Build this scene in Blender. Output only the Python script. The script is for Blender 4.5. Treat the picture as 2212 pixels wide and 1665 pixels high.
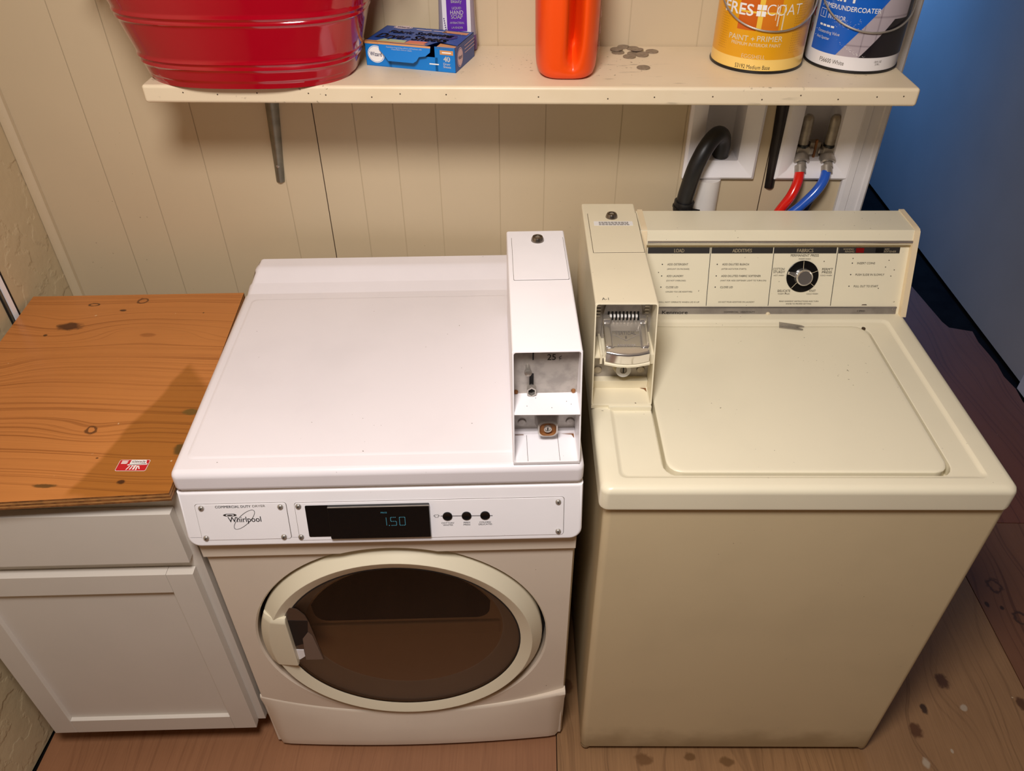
import bpy, bmesh, math, random
from mathutils import Vector, Matrix
random.seed(7)
for o in list(bpy.data.objects): bpy.data.objects.remove(o)
SC = bpy.context.scene
COL = SC.collection
R = math.radians

# ------------------------------------------------------------------ camera, light, exposure
cam = bpy.data.cameras.new('camera'); camo = bpy.data.objects.new('camera', cam); COL.objects.link(camo)
cr, cu, cf = Vector((.99970124,.02418113,-.00356491)), Vector((-.01252087,.63188901,.77495775)), Vector((-.02099198,.77468158,-.63200299))
camo.matrix_world = Matrix(((cr.x,cu.x,-cf.x,.58896949),(cr.y,cu.y,-cf.y,-1.6129814),(cr.z,cu.z,-cf.z,1.84716615),(0,0,0,1)))
cam.sensor_width = 36; cam.lens = 36*1696.966/2212; cam.clip_start = .01
SC.camera = camo
SC.view_settings.view_transform = 'Standard'; SC.view_settings.look = 'None'
SC.view_settings.gamma = 1; SC.view_settings.use_curve_mapping = False
SC.view_settings.exposure = 0.0
w = bpy.data.worlds.new('world'); SC.world = w; w.use_nodes = True
w.node_tree.nodes['Background'].inputs[0].default_value = (.30,.28,.27,1)
w.node_tree.nodes['Background'].inputs[1].default_value = .1
def lamp(name, kind, loc, power, color, size=.3, rot=None, target=None, shape='DISK', size_y=None, spread=None):
    l = bpy.data.lights.new(name, kind); l.energy = power; l.color = color
    if kind == 'AREA':
        l.shape = shape; l.size = size
        if size_y: l.size_y = size_y
    else: l.shadow_soft_size = size
    if spread: l.spread = R(spread)
    o = bpy.data.objects.new(name, l); COL.objects.link(o); o.location = loc
    if target is not None:
        o.rotation_euler = (Vector(target)-Vector(loc)).to_track_quat('-Z','Y').to_euler()
    return o
lamp('ceiling_lamp', 'AREA', (.42,-1.47,2.38), 30.5, (1.0,.95,.925), .40, target=(.45,-.75,.5))
lamp('passage_daylight', 'AREA', (1.95,3.1,1.8), 10.5, (.12,.38,1.0), .6, target=(2.40,2.2,.75), shape='SQUARE', spread=85)

# ------------------------------------------------------------------ material helpers
def lin(c):
    def f(v):
        v /= 255.
        return v/12.92 if v <= .04045 else ((v+.055)/1.055)**2.4
    return (f(c[0]), f(c[1]), f(c[2]), 1)
class X:                                    # a socket that understands arithmetic
    def __init__(s, g, k): s.g, s.k = g, k
    def __add__(s, o): return s.g.m('ADD', s, o)
    def __radd__(s, o): return s.g.m('ADD', s, o)
    def __sub__(s, o): return s.g.m('SUBTRACT', s, o)
    def __rsub__(s, o): return s.g.m('SUBTRACT', o, s)
    def __mul__(s, o): return s.g.m('MULTIPLY', s, o)
    def __rmul__(s, o): return s.g.m('MULTIPLY', s, o)
    def __truediv__(s, o): return s.g.m('DIVIDE', s, o)
class G:
    def __init__(s, name):
        s.mat = bpy.data.materials.new(name); s.mat.use_nodes = True
        s.nt = s.mat.node_tree; s.b = s.nt.nodes['Principled BSDF']; s._c = {}
    def n(s, t, **kw):
        d = s.nt.nodes.new(t)
        for k, v in kw.items(): setattr(d, k, v)
        return d
    def put(s, inp, v):
        if isinstance(v, X): s.nt.links.new(v.k, inp)
        elif v is not None: inp.default_value = v
    def m(s, op, *a):
        d = s.n('ShaderNodeMath', operation=op)
        for i, v in enumerate(a): s.put(d.inputs[i], v)
        return X(s, d.outputs[0])
    def pos(s, kind='Object'):
        if kind not in s._c:
            t = s.n('ShaderNodeTexCoord'); x = s.n('ShaderNodeSeparateXYZ')
            s.nt.links.new(t.outputs[kind], x.inputs[0])
            s._c[kind] = (X(s, x.outputs[0]), X(s, x.outputs[1]), X(s, x.outputs[2]), X(s, t.outputs[kind]))
        return s._c[kind]
    def vec(s, x, y, z=0.):
        d = s.n('ShaderNodeCombineXYZ')
        for i, v in enumerate((x, y, z)): s.put(d.inputs[i], v)
        return X(s, d.outputs[0])
    def noise(s, scale, v=None, detail=3, rough=.5):
        d = s.n('ShaderNodeTexNoise'); d.inputs['Scale'].default_value = scale
        d.inputs['Detail'].default_value = detail; d.inputs['Roughness'].default_value = rough
        s.nt.links.new((v or s.pos()[3]).k, d.inputs['Vector'])
        return X(s, d.outputs['Fac'])
    def step(s, a, b, x):                  # smooth 0..1 from a to b
        d = s.n('ShaderNodeMapRange', interpolation_type='SMOOTHSTEP')
        s.put(d.inputs[0], x); s.put(d.inputs[1], a); s.put(d.inputs[2], b)
        return X(s, d.outputs[0])
    def mix(s, f, a, b):
        d = s.n('ShaderNodeMix', data_type='RGBA')
        s.put(d.inputs[0], f); s.put(d.inputs[6], a); s.put(d.inputs[7], b)
        return X(s, d.outputs[2])
    def bump(s, h, strength=.2, dist=.002):
        d = s.n('ShaderNodeBump'); d.inputs['Strength'].default_value = strength; d.inputs['Distance'].default_value = dist
        s.put(d.inputs['Height'], h); s.nt.links.new(d.outputs[0], s.b.inputs['Normal'])
    def fin(s, color=None, rough=.5, metal=0., spec=.5, coat=0., trans=0., emit=None, es=0., sss=0., alpha=None, ior=None):
        i = s.b.inputs
        s.put(i['Base Color'], color); s.put(i['Roughness'], rough); s.put(i['Metallic'], metal)
        i['Specular IOR Level'].default_value = spec; i['Coat Weight'].default_value = coat; i['Coat Roughness'].default_value = .08
        i['Transmission Weight'].default_value = trans
        if ior: i['IOR'].default_value = ior
        if emit: i['Emission Color'].default_value = emit; i['Emission Strength'].default_value = es
        if sss: i['Subsurface Weight'].default_value = sss; i['Subsurface Radius'].default_value = (.02,.01,.005); i['Subsurface Scale'].default_value = .5
        if alpha is not None: s.put(i['Alpha'], alpha)
        return s.mat
def plain(name, rgb, rough=.5, var=.0, vscale=20, **k):
    g = G(name); c = lin(rgb)
    if var:
        n = g.noise(vscale, detail=4)
        d = tuple(x*(1-var) for x in c[:3])+(1,); c = g.mix(g.step(.35,.7,n), c, d)
    return g.fin(c, rough, **k)
def painted(name, rgb, rough=.35, speck=(90,70,45), amount=.70, bump=0., dirt=None, **k):
    g = G(name); c = lin(rgb)
    n = g.noise(5, detail=4)
    c = g.mix(g.step(.4,.75,n)*.35, c, tuple(x*.86 for x in c[:3])+(1,))
    s1 = g.noise(170, detail=1); s2 = g.noise(9, detail=2)
    c = g.mix(g.step(amount,amount+.03,s1)*g.step(.5,.6,s2)*.7, c, lin(speck))
    if dirt:
        z = g.pos()[2]
        c = g.mix(g.step(dirt[1], dirt[0], z+(g.noise(14,detail=5)-.5)*dirt[2])*dirt[4], c, lin(dirt[3]))
    if bump: g.bump(g.noise(60, detail=3), bump, .001)
    return g.fin(c, rough, **k)

M = {}
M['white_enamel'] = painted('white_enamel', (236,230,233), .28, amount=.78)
M['white_body_bounce'] = painted('white_enamel_floor_bounce', (228,214,196), .3, amount=.78)  # white enamel with the brown bounce from the floor mixed into its colour
M['white_plastic'] = painted('white_plastic', (249,245,247), .35, amount=.78)
M['cream_plastic'] = plain('cream_plastic', (226,216,190), .32)
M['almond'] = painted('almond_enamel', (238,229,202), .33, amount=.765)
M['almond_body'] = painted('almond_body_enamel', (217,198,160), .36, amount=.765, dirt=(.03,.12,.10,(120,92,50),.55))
M['almond_old'] = painted('almond_worn_enamel', (237,226,197), .38, speck=(90,66,42), amount=.765)
M['almond_cap'] = plain('almond_cap', (238,218,182), .4)
M['cab_white'] = plain('cabinet_white', (218,210,199), .42, .03, 6)
M['dark'] = plain('dark_gap', (22,19,17), .7)
M['black'] = plain('black_plastic', (14,13,13), .25)
M['ink'] = plain('black_ink', (38,34,32), .6)
M['ink_soft'] = plain('grey_ink', (92,82,68), .6)
M['white_ink'] = plain('white_ink', (240,238,235), .5)
M['cream_ink'] = plain('cream_ink', (226,210,176), .5)
M['chrome'] = plain('chrome', (236,233,230), .13, metal=.9)
M['chrome_dull'] = plain('brushed_metal', (172,163,152), .36, .25, 30, metal=.45)
M['zinc'] = plain('zinc_plate', (176,168,160), .42, .25, 60, metal=.35)
M['steel'] = plain('steel', (190,183,174), .28, .2, 40, metal=.7)
M['lock_metal'] = plain('lock_metal', (150,142,134), .2, metal=.95)
M['trim_reflect'] = plain('trim_reflecting_strip', (178,156,112), .22, metal=.6)
M['brass_grey'] = plain('valve_metal', (176,165,148), .33, .3, 60, metal=.5)
M['rust'] = plain('rusty_metal', (150,98,52), .6, .4, 50, metal=.3)
M['galv'] = plain('galvanised', (140,134,118), .45, .3, 35, metal=.7)
M['bracket_dark'] = plain('dark_bracket', (44,38,36), .3, .3, 30, metal=.5)
M['pvc'] = plain('white_pvc', (232,226,220), .4, .04, 12)
M['box_white'] = plain('outlet_white', (242,238,240), .38)
M['trim_white'] = plain('trim_white', (226,222,222), .45, .05, 15)
M['hose_black'] = plain('black_rubber', (26,25,26), .42, .3, 60)
M['hose_red'] = plain('red_hose', (214,24,14), .22, coat=.4)
M['hose_blue'] = plain('blue_hose', (34,88,190), .22, coat=.4)
M['hose_navy'] = plain('navy_hose', (10,40,104), .3)
M['orange'] = plain('orange_plastic', (236,76,10), .34)
M['can_black'] = plain('can_rim', (24,22,22), .35)
M['tub_red'] = plain('red_enamel', (160,4,26), .10, coat=.6)
M['red_ink'] = plain('red_ink', (190,22,34), .5)
M['led'] = plain('display_digits', (10,40,50), .5, emit=(.12,.45,.55,1), es=.45)
M['red_lens'] = plain('red_lens', (120,14,16), .25)
M['coin'] = plain('coin_metal', (156,138,118), .4, .3, 300, metal=.35)
M['coin_edge'] = M['coin']

def glass_mat():
    g = G('tinted_door_glass'); nt = g.nt
    out = nt.nodes['Material Output']
    t = g.n('ShaderNodeBsdfTransparent'); t.inputs[0].default_value = (.97,.95,.93,1)
    gl = g.n('ShaderNodeBsdfGlossy'); gl.inputs['Roughness'].default_value = .06
    fr = g.n('ShaderNodeFresnel'); fr.inputs[0].default_value = 1.45
    mx = g.n('ShaderNodeMixShader')
    nt.links.new(fr.outputs[0], mx.inputs[0]); nt.links.new(t.outputs[0], mx.inputs[1]); nt.links.new(gl.outputs[0], mx.inputs[2])
    nt.links.new(mx.outputs[0], out.inputs[0]); return g.mat
M['glass'] = glass_mat()
M['door_inner'] = plain('door_inner', (222,198,168), .45)
M['door_cone'] = plain('door_cone', (240,238,236), .4)
M['drum'] = plain('drum_dark', (26,18,15), .6, .3, 8)
M['pocket_lit'] = plain('smoky_plastic_lit', (112,96,86), .2, coat=.4)  # lit copy of the smoky plastic, for the brighter pocket facet
M['pocket'] = plain('smoky_plastic', (74,58,48), .18, coat=.4)

def wall_mat(name, rgb, rough=.42):
    g = G(name); c = lin(rgb); x, y, z, v = g.pos()
    n = g.noise(3, detail=5)
    c = g.mix(g.step(.35,.75,n)*.35, c, tuple(k*.88 for k in c[:3])+(1,))
    s = g.noise(120, detail=1); s2 = g.noise(4, detail=2)
    c = g.mix(g.step(.74,.77,s)*g.step(.5,.62,s2)*.5, c, lin((95,78,55)))
    g.bump(g.noise(45, v=g.vec(x,y,z*.12), detail=3), .15, .0006)
    return g.fin(c, rough)
M['wall'] = wall_mat('beige_wall_paint', (203,184,152))
M['groove'] = plain('groove_paint', (194,174,141), .6)
M['seam'] = plain('dark_seam', (66,48,32), .7)
def plaster():
    g = G('rough_plaster'); c = lin((196,176,140)); v = g.pos()[3]
    a = g.noise(16, detail=6, rough=.6); b = g.noise(38, detail=4)
    x, y, z, _ = g.pos()
    r = g.step(.47,.53, g.noise(11, v=g.vec(x, y+z*.35, z-y*.35), detail=5))
    g.bump(a*.6+b*.2+r*.35, .55, .006)
    return g.fin(g.mix(g.step(.4,.7,a)*.2, c, tuple(k*.9 for k in c[:3])+(1,)), .5)
M['plaster'] = plaster()
def bluewall():
    g = G('grey_wall_paint'); n = g.noise(60, detail=4)
    g.bump(n, .12, .001)
    return g.fin(g.mix(g.noise(4), lin((188,182,176)), lin((174,168,162))), .6)
M['far_wall'] = bluewall()
def shelfpaint():
    g = G('shelf_paint'); c = lin((227,209,178)); x, y, z, v = g.pos()
    n = g.noise(6, detail=5)
    c = g.mix(g.step(.45,.75,n)*.3, c, lin((208,184,144)))
    s1 = g.noise(120, detail=2); s2 = g.noise(5, detail=3)
    c = g.mix(g.step(.66,.70,s1)*g.step(.50,.62,s2)*.75, c, lin((96,76,50)))
    sc = g.noise(40, v=g.vec(x*.35,y*2,z*2), detail=4); pl = g.noise(3.2, v=g.vec(x+3.7,y,z), detail=2)
    c = g.mix(g.step(.62,.70,sc)*g.step(.52,.64,pl)*.6, c, lin((110,98,82)))
    g.bump(g.noise(26, v=g.vec(x*.3,y,z), detail=5), .35, .002)
    return g.fin(c, .42)
M['shelf'] = shelfpaint()

def wood(name, light, dark, along='x', freq=95, warp=.035, knots=(), stain=None, rough=.35, fine=.25, loops=(), k=.62):
    g = G(name); x, y, z, v = g.pos()
    a, b = (x, y) if along == 'x' else (y, x)
    big = g.noise(1.0, v=g.vec(a*1.1, b*2.6, 1.3), detail=2)
    mid = g.noise(1.0, v=g.vec(a*4, b*9, 4.1), detail=2)
    f = b + (big-.5)*warp*4.0 + (mid-.5)*warp*.35
    for (kx, ky, amp, sx, sy) in loops:
        dx, dy = (x-kx)/(sx if along == 'x' else sy), (y-ky)/(sy if along == 'x' else sx)
        e = g.m('EXPONENT', (dx*dx+dy*dy)*-1.)
        f = f + e*amp
    n1 = g.noise(1.0, v=g.vec(f*freq, 3.7, 0.), detail=1)
    n2 = g.noise(1.0, v=g.vec(f*freq*.3, 9.1, 0.), detail=1)
    line = g.step(.555,.625,n1)*g.step(.72,.640,n1)
    t = line*k + (n2-.5)*.35
    fib = g.noise(1.0, v=g.vec(a*9, b*260, 0.), detail=3)
    blot = g.noise(3.5, detail=4)
    t = t*(g.step(.25,.65,g.noise(1.0, v=g.vec(a*2,b*5,7.), detail=2))*.75+.25) + (fib-.5)*fine + (blot-.5)*.45
    c = g.mix(g.m('MAXIMUM', g.m('MINIMUM', t+.15, 1.), 0.), lin(light), lin(dark))
    for (kx, ky, rx, ry, col, ring) in knots:
        dx, dy = (x-kx)/rx, (y-ky)/ry
        d = g.m('SQRT', dx*dx+dy*dy) + (g.noise(70, detail=4)-.5)*1.1
        if ring: c = g.mix(g.step(.55,.75,d)*g.step(1.2,.9,d)*.9, c, lin(col))
        else: c = g.mix(g.step(1.15,.6,d)*.92, c, lin(col))
    if stain:
        c2 = g.mix(1., c, c); mlt = g.n('ShaderNodeMix', data_type='RGBA', blend_type='MULTIPLY')
        g.put(mlt.inputs[0], stain(g, x, y)); g.put(mlt.inputs[6], c); mlt.inputs[7].default_value = (.70,.66,.40,1)
        c = X(g, mlt.outputs[2])
    sp = g.noise(75, detail=1)
    c = g.mix(g.step(.80,.82,sp)*.6, c, lin((225,200,160)))
    g.bump(fib, .12, .0008)
    return g.fin(c, rough)
def stain_mask(g, x, y):
    d = (x+.0917)-(y+.40)*.235 + (g.noise(9, detail=3)-.5)*.035
    return g.step(-.006,.006,d)*g.step(-.37,-.40,y+(x+.09)*1.2)*g.step(-.755,-.735,y+(g.noise(13)-.5)*.05)
M['ply_top'] = wood('plywood_top', (196,126,64), (136,76,28), 'x', 185, .022,
    knots=((-.3885,-.262,.029,.0155,(72,36,18),0),(-.2715,-.160,.012,.010,(92,52,22),1),(-.199,-.585,.010,.011,(92,52,22),1),
           (-.300,-.199,.008,.004,(70,40,18),0),(-.425,-.295,.005,.004,(60,34,16),0),(-.373,-.178,.012,.006,(70,44,20),1),
           (-.0926,-.7106,.007,.006,(70,34,16),0),(-.218,-.722,.022,.005,(92,62,26),0),(-.157,-.655,.003,.002,(70,40,18),0),
           (-.02,-.63,.013,.016,(96,74,38),0),(-.035,-.53,.018,.010,(120,92,46),0),(-.12,-.205,.002,.002,(60,40,20),0)),
    loops=((-.39,-.262,.05,.10,.05),(-.47,-.42,.035,.06,.05),(-.24,-.27,-.05,.2,.04),(-.199,-.585,.02,.07,.03)),
    stain=stain_mask, rough=.32)
M['ply_edge'] = plain('plywood_edge', (146,92,44), .7, .5, 90)
M['floor_fir'] = wood('floor_fir', (156,108,74), (108,68,42), 'y', 70, .05, rough=.5, fine=.5, k=.25)
M['floor_pine'] = wood('floor_pine', (160,120,80), (100,68,40), 'y', 60, .09, rough=.5, fine=.6, k=.35,
    knots=((1.649,-.514,.017,.024,(74,42,22),0),(1.574,-.590,.009,.015,(50,28,14),0),(1.534,-.646,.016,.022,(88,52,26),0),(1.821,-.572,.014,.02,(84,50,28),0),
           (1.674,-.585,.009,.010,(180,160,134),0),(1.528,-.725,.009,.014,(180,160,134),0),(1.601,-.695,.004,.006,(180,160,134),0),
           (.870,-.731,.022,.016,(112,76,40),0),(.979,-.723,.014,.012,(108,74,38),0),(1.064,-.732,.018,.012,(112,78,42),0),(.697,-.55,.016,.02,(110,70,38),0)),
    loops=((1.649,-.514,.06,.12,.08),(1.534,-.646,.05,.1,.07),(.87,-.731,.04,.08,.06)))
M['floor_dark'] = wood('floor_dark_ply', (128,84,56), (88,52,32), 'y', 120, .06, rough=.5, fine=.4,
    knots=((1.913,-.217,.020,.024,(70,42,26),1),(1.901,-.291,.007,.008,(44,26,16),0),(1.937,-.323,.018,.022,(62,38,24),1),(1.865,-.28,.006,.010,(48,28,16),0)))
M['floor_red'] = wood('floor_red_ply', (128,74,50), (92,48,32), 'y', 90, .06, rough=.5, fine=.3)
M['subfloor'] = plain('subfloor_black', (20,18,17), .95, .5, 14, spec=.1)
M['dim_wall'] = plain('dim_room_wall', (100,88,76), .7)
M['ceiling'] = plain('ceiling_paint', (226,218,204), .7)

# ------------------------------------------------------------------ mesh helpers
def rrect(x0, x1, y0, y1, r, n=5):
    r = min(r, (x1-x0)/2-1e-5, (y1-y0)/2-1e-5); p = []
    for cx, cy, a0 in ((x1-r,y0+r,-90),(x1-r,y1-r,0),(x0+r,y1-r,90),(x0+r,y0+r,180)):
        for i in range(n+1):
            a = R(a0+90*i/n); p.append((cx+r*math.cos(a), cy+r*math.sin(a)))
    return p
def circ(cx, cy, r, n=24, ry=None):
    return [(cx+r*math.cos(2*math.pi*i/n), cy+(ry or r)*math.sin(2*math.pi*i/n)) for i in range(n)]
class Frame:
    def __init__(s, O, U, V):
        s.O = Vector(O); s.U = Vector(U).normalized(); s.V = Vector(V).normalized(); s.N = s.U.cross(s.V); s.k = 1.
    def __call__(s, u, v, n=0.): return s.O+s.U*u+s.V*(v*s.k)+s.N*n
FXY = lambda z=0.: Frame((0,0,z),(1,0,0),(0,1,0))          # n up
FXZ = lambda y=0.: Frame((0,y,0),(1,0,0),(0,0,1))          # n = -y (towards the viewer)
_fontcache = {}
def text_mesh(body, offset=0., shear=0., res=4):
    key = (body, offset, shear)
    if key not in _fontcache:
        c = bpy.data.curves.new('t', 'FONT'); c.body = body; c.size = 1; c.offset = offset; c.shear = shear; c.resolution_u = res
        c.fill_mode = 'FRONT'
        o = bpy.data.objects.new('t', c); COL.objects.link(o)
        dg = bpy.context.evaluated_depsgraph_get(); dg.update()
        me = bpy.data.meshes.new_from_object(o.evaluated_get(dg))
        vs = [tuple(v.co) for v in me.vertices]; fs = [tuple(p.vertices) for p in me.polygons]
        bpy.data.objects.remove(o); bpy.data.curves.remove(c); bpy.data.meshes.remove(me)
        _fontcache[key] = (vs, fs)
    return _fontcache[key]
class MB:
    def __init__(s): s.v=[]; s.f=[]; s.mi=[]; s.mats=[]
    def mid(s, mat):
        if isinstance(mat, str): mat = M[mat]
        if mat not in s.mats: s.mats.append(mat)
        return s.mats.index(mat)
    def add(s, vs, fs, mat):
        k = len(s.v); m = s.mid(mat); s.v += [tuple(q) for q in vs]
        for f in fs: s.f.append(tuple(i+k for i in f)); s.mi.append(m)
        return s
    def bm(s, b, mat, tf=None):
        b.verts.index_update()
        s.add([tf(v.co) if tf else v.co for v in b.verts], [[v.index for v in f.verts] for f in b.faces], mat); b.free(); return s
    def box(s, x0, x1, y0, y1, z0, z1, mat, bev=0., seg=2, tf=None):
        b = bmesh.new(); bmesh.ops.create_cube(b, size=1)
        for v in b.verts: v.co = Vector(((x0+x1)/2+v.co.x*(x1-x0),(y0+y1)/2+v.co.y*(y1-y0),(z0+z1)/2+v.co.z*(z1-z0)))
        if bev: bmesh.ops.bevel(b, geom=list(b.edges), offset=bev, segments=seg, affect='EDGES', profile=.5)
        return s.bm(b, mat, tf)
    def loft(s, rings, mat, cap0=False, cap1=False, closed=True):
        n = len(rings[0]); vs = [p for r in rings for p in r]; fs = []
        for k in range(len(rings)-1):
            for i in range(n if closed else n-1):
                j = (i+1) % n; fs.append((k*n+i, k*n+j, (k+1)*n+j, (k+1)*n+i))
        if cap0: fs.append(tuple(reversed(range(n))))
        if cap1: fs.append(tuple((len(rings)-1)*n+i for i in range(n)))
        return s.add(vs, fs, mat)
    def slab(s, pts, fr, t0, t1, mat, bev=0., seg=2, back=True):
        def ring(inset, t): return [fr(u, v, t) for u, v in (inset_poly(pts, inset) if inset else pts)]
        rg = [ring(0,t0)]
        if bev:
            for i in range(seg+1):
                a = math.pi/2*i/seg; rg.append(ring(bev*(1-math.cos(a)), t1-bev+bev*math.sin(a)))
        else: rg.append(ring(0,t1))
        return s.loft(rg, mat, cap0=back, cap1=True)
    def lathe(s, prof, mat, fr=None, n=32, cap0=False, cap1=False):
        fr = fr or FXY()
        return s.loft([[fr(r*math.cos(2*math.pi*i/n), r*math.sin(2*math.pi*i/n), h) for i in range(n)] for r, h in prof], mat, cap0, cap1)
    def tube(s, path, r, mat, n=12, cap=True, sub=1):
        P = [Vector(p) for p in path]
        if sub > 1: P = catmull(P, sub)
        rs = r if callable(r) else (lambda t: r); rings = []
        T = [(P[min(i+1,len(P)-1)]-P[max(i-1,0)]).normalized() for i in range(len(P))]
        nrm = T[0].orthogonal().normalized()
        for i, p in enumerate(P):
            nrm = (nrm-T[i]*nrm.dot(T[i])).normalized(); bi = T[i].cross(nrm); q = rs(i/(len(P)-1))
            rings.append([p+nrm*q*math.cos(2*math.pi*k/n)+bi*q*math.sin(2*math.pi*k/n) for k in range(n)])
        return s.loft(rings, mat, cap, cap)
    def dec(s, pts, place, mat): return s.add([place(u, v) for u, v in pts], [tuple(range(len(pts)))], mat)
    def grid(s, u0, u1, v0, v1, nu, nv, place, mat):
        vs = [place(u0+(u1-u0)*i/nu, v0+(v1-v0)*j/nv) for j in range(nv+1) for i in range(nu+1)]
        fs = [(j*(nu+1)+i, j*(nu+1)+i+1, (j+1)*(nu+1)+i+1, (j+1)*(nu+1)+i) for j in range(nv) for i in range(nu)]
        return s.add(vs, fs, mat)
    def text(s, body, u, v, h, place, mat, align='C', bold=0., sx=1., shear=0., width=None, rot=0.):
        if bold > .001:                      # heavier strokes: the same letters laid down a hair apart
            for du, dv in ((-1,0),(1,0),(0,-.8),(0,.8)):
                d = bold*h*.75; s.text(body, u+du*d, v+dv*d, h, place, mat, align, 0., sx, shear, width, rot)
        vs, fs = text_mesh(body, min(bold, 0.), shear)
        if not vs: return s
        x0 = min(q[0] for q in vs); x1 = max(q[0] for q in vs); k = h/.72
        kx = width/(x1-x0) if width else k*sx
        ox = {'L': -x0*kx, 'C': -(x0+x1)/2*kx, 'R': -x1*kx}[align]
        ca, sa = math.cos(rot), math.sin(rot)
        def q(p):
            a, b = p[0]*kx+ox, p[1]*k-h/2
            return place(u+a*ca-b*sa, v+a*sa+b*ca)
        return s.add([q(p) for p in vs], fs, mat)
    def build(s, name, parent=None, angle=38):
        me = bpy.data.meshes.new(name); me.from_pydata(s.v, [], s.f); me.update()
        for m in s.mats: me.materials.append(m)
        me.polygons.foreach_set('material_index', s.mi)
        me.polygons.foreach_set('use_smooth', [True]*len(s.f))
        me.set_sharp_from_angle(angle=R(angle))
        o = bpy.data.objects.new(name, me); COL.objects.link(o)
        md = o.modifiers.new('face_normals', 'WEIGHTED_NORMAL'); md.keep_sharp = True; md.weight = 80
        if parent: o.parent = parent
        return o
def inset_poly(pts, d):
    n = len(pts); out = []
    area = sum(pts[i][0]*pts[(i+1)%n][1]-pts[(i+1)%n][0]*pts[i][1] for i in range(n)); sg = 1 if area > 0 else -1
    for i in range(n):
        a, b, c = Vector(pts[i-1]), Vector(pts[i]), Vector(pts[(i+1)%n])
        e1, e2 = b-a, c-b
        if e1.length < 1e-9: e1 = e2
        if e2.length < 1e-9: e2 = e1
        e1.normalize(); e2.normalize()
        n1, n2 = Vector((-e1.y,e1.x))*sg, Vector((-e2.y,e2.x))*sg
        k = n1+n2; l = max(k.length_squared/2, .3); out.append(tuple(b+k*d/l))
    return out
def catmull(P, sub):
    out = []
    for i in range(len(P)-1):
        p0, p1, p2, p3 = P[max(i-1,0)], P[i], P[i+1], P[min(i+2,len(P)-1)]
        for k in range(sub):
            t = k/sub
            out.append(.5*((2*p1)+(p2-p0)*t+(2*p0-5*p1+4*p2-p3)*t*t+(3*p1-p0-3*p2+p3)*t**3))
    return out+[P[-1]]
def tag(o, label, cat, group=None):
    o['label'] = label; o['category'] = cat
    if group: o['group'] = group
    return o
def thing(name, label, cat, loc=(0,0,0), rz=0., group=None):
    o = bpy.data.objects.new(name, None); o.empty_display_size = .05; COL.objects.link(o)
    o.location = loc; o.rotation_euler = (0,0,rz); return tag(o, label, cat, group)
def struct(o, name=None): o['kind'] = 'structure'; return o
def arc(cx, cy, r, a0, a1, n):
    return [(cx+r*math.cos(R(a0+(a1-a0)*i/n)), cy+r*math.sin(R(a0+(a1-a0)*i/n))) for i in range(n+1)]

# ------------------------------------------------------------------ the room
def build_floor():
    b = MB()
    b.box(-.75,2.6,-2.7,3.3,-.06,-.014,'subfloor')
    b.box(-.545,.6655,-2.7,.016,-.014,0,'floor_fir')
    b.box(.6675,1.8450,-2.7,.016,-.014,0,'floor_pine')
    b.box(1.8475,2.385,-2.7,.016,-.014,0,'floor_dark')
    pts = [(.9,.0185),(2.375,.0185),(2.385,.45)]
    for i in range(1,9): pts.append((2.386+random.uniform(-.012,.006), .45+i*.073))
    pts += [(2.30,1.06),(2.288,1.10),(2.26,1.42),(2.25,3.3),(.9,3.3)]
    b.slab(pts, FXY(), -.014, 0, 'floor_red')
    struct(b.build('floor'))
build_floor()
GRO = [-.348,-.25,-.121,.05,.134,.218,.302,.390,.521,.618,.775,.908,1.092]
HOLES = [(.916,1.064,1.123,1.338),(1.113,1.265,1.123,1.338),(.9448,1.0002,.55,1.1228)]
def build_wall_back():
    b = MB(); y1 = .11
    xs = {-.60,1.300}; zs = {0.,2.45}
    for g in GRO: xs |= {g-.001,g+.001}
    for h in HOLES: xs |= {h[0],h[1]}; zs |= {h[2],h[3]}
    xs, zs = sorted(xs), sorted(zs)
    for i in range(len(xs)-1):
        for j in range(len(zs)-1):
            cx, cz = (xs[i]+xs[i+1])/2, (zs[j]+zs[j+1])/2
            if any(h[0]<cx<h[1] and h[2]<cz<h[3] for h in HOLES): continue
            gr = any(abs(cx-g)<.001 for g in GRO)
            y = .0006 if gr else 0.
            m = 'wall' if not gr else ('seam' if abs(cx-.134)<.002 or abs(cx-1.092)<.002 else 'groove')
            b.add([(xs[i],y,zs[j]),(xs[i+1],y,zs[j]),(xs[i+1],y,zs[j+1]),(xs[i],y,zs[j+1])], [(0,1,2,3)], m)
    b.add([(-.6,y1,0),(1.3,y1,0),(1.3,y1,2.45),(-.6,y1,2.45)], [(3,2,1,0)], 'wall')
    b.add([(1.3,0,0),(1.3,y1,0),(1.3,y1,2.45),(1.3,0,2.45)], [(0,1,2,3)], 'wall')
    struct(b.build('wall_back'))
build_wall_back()
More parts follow.
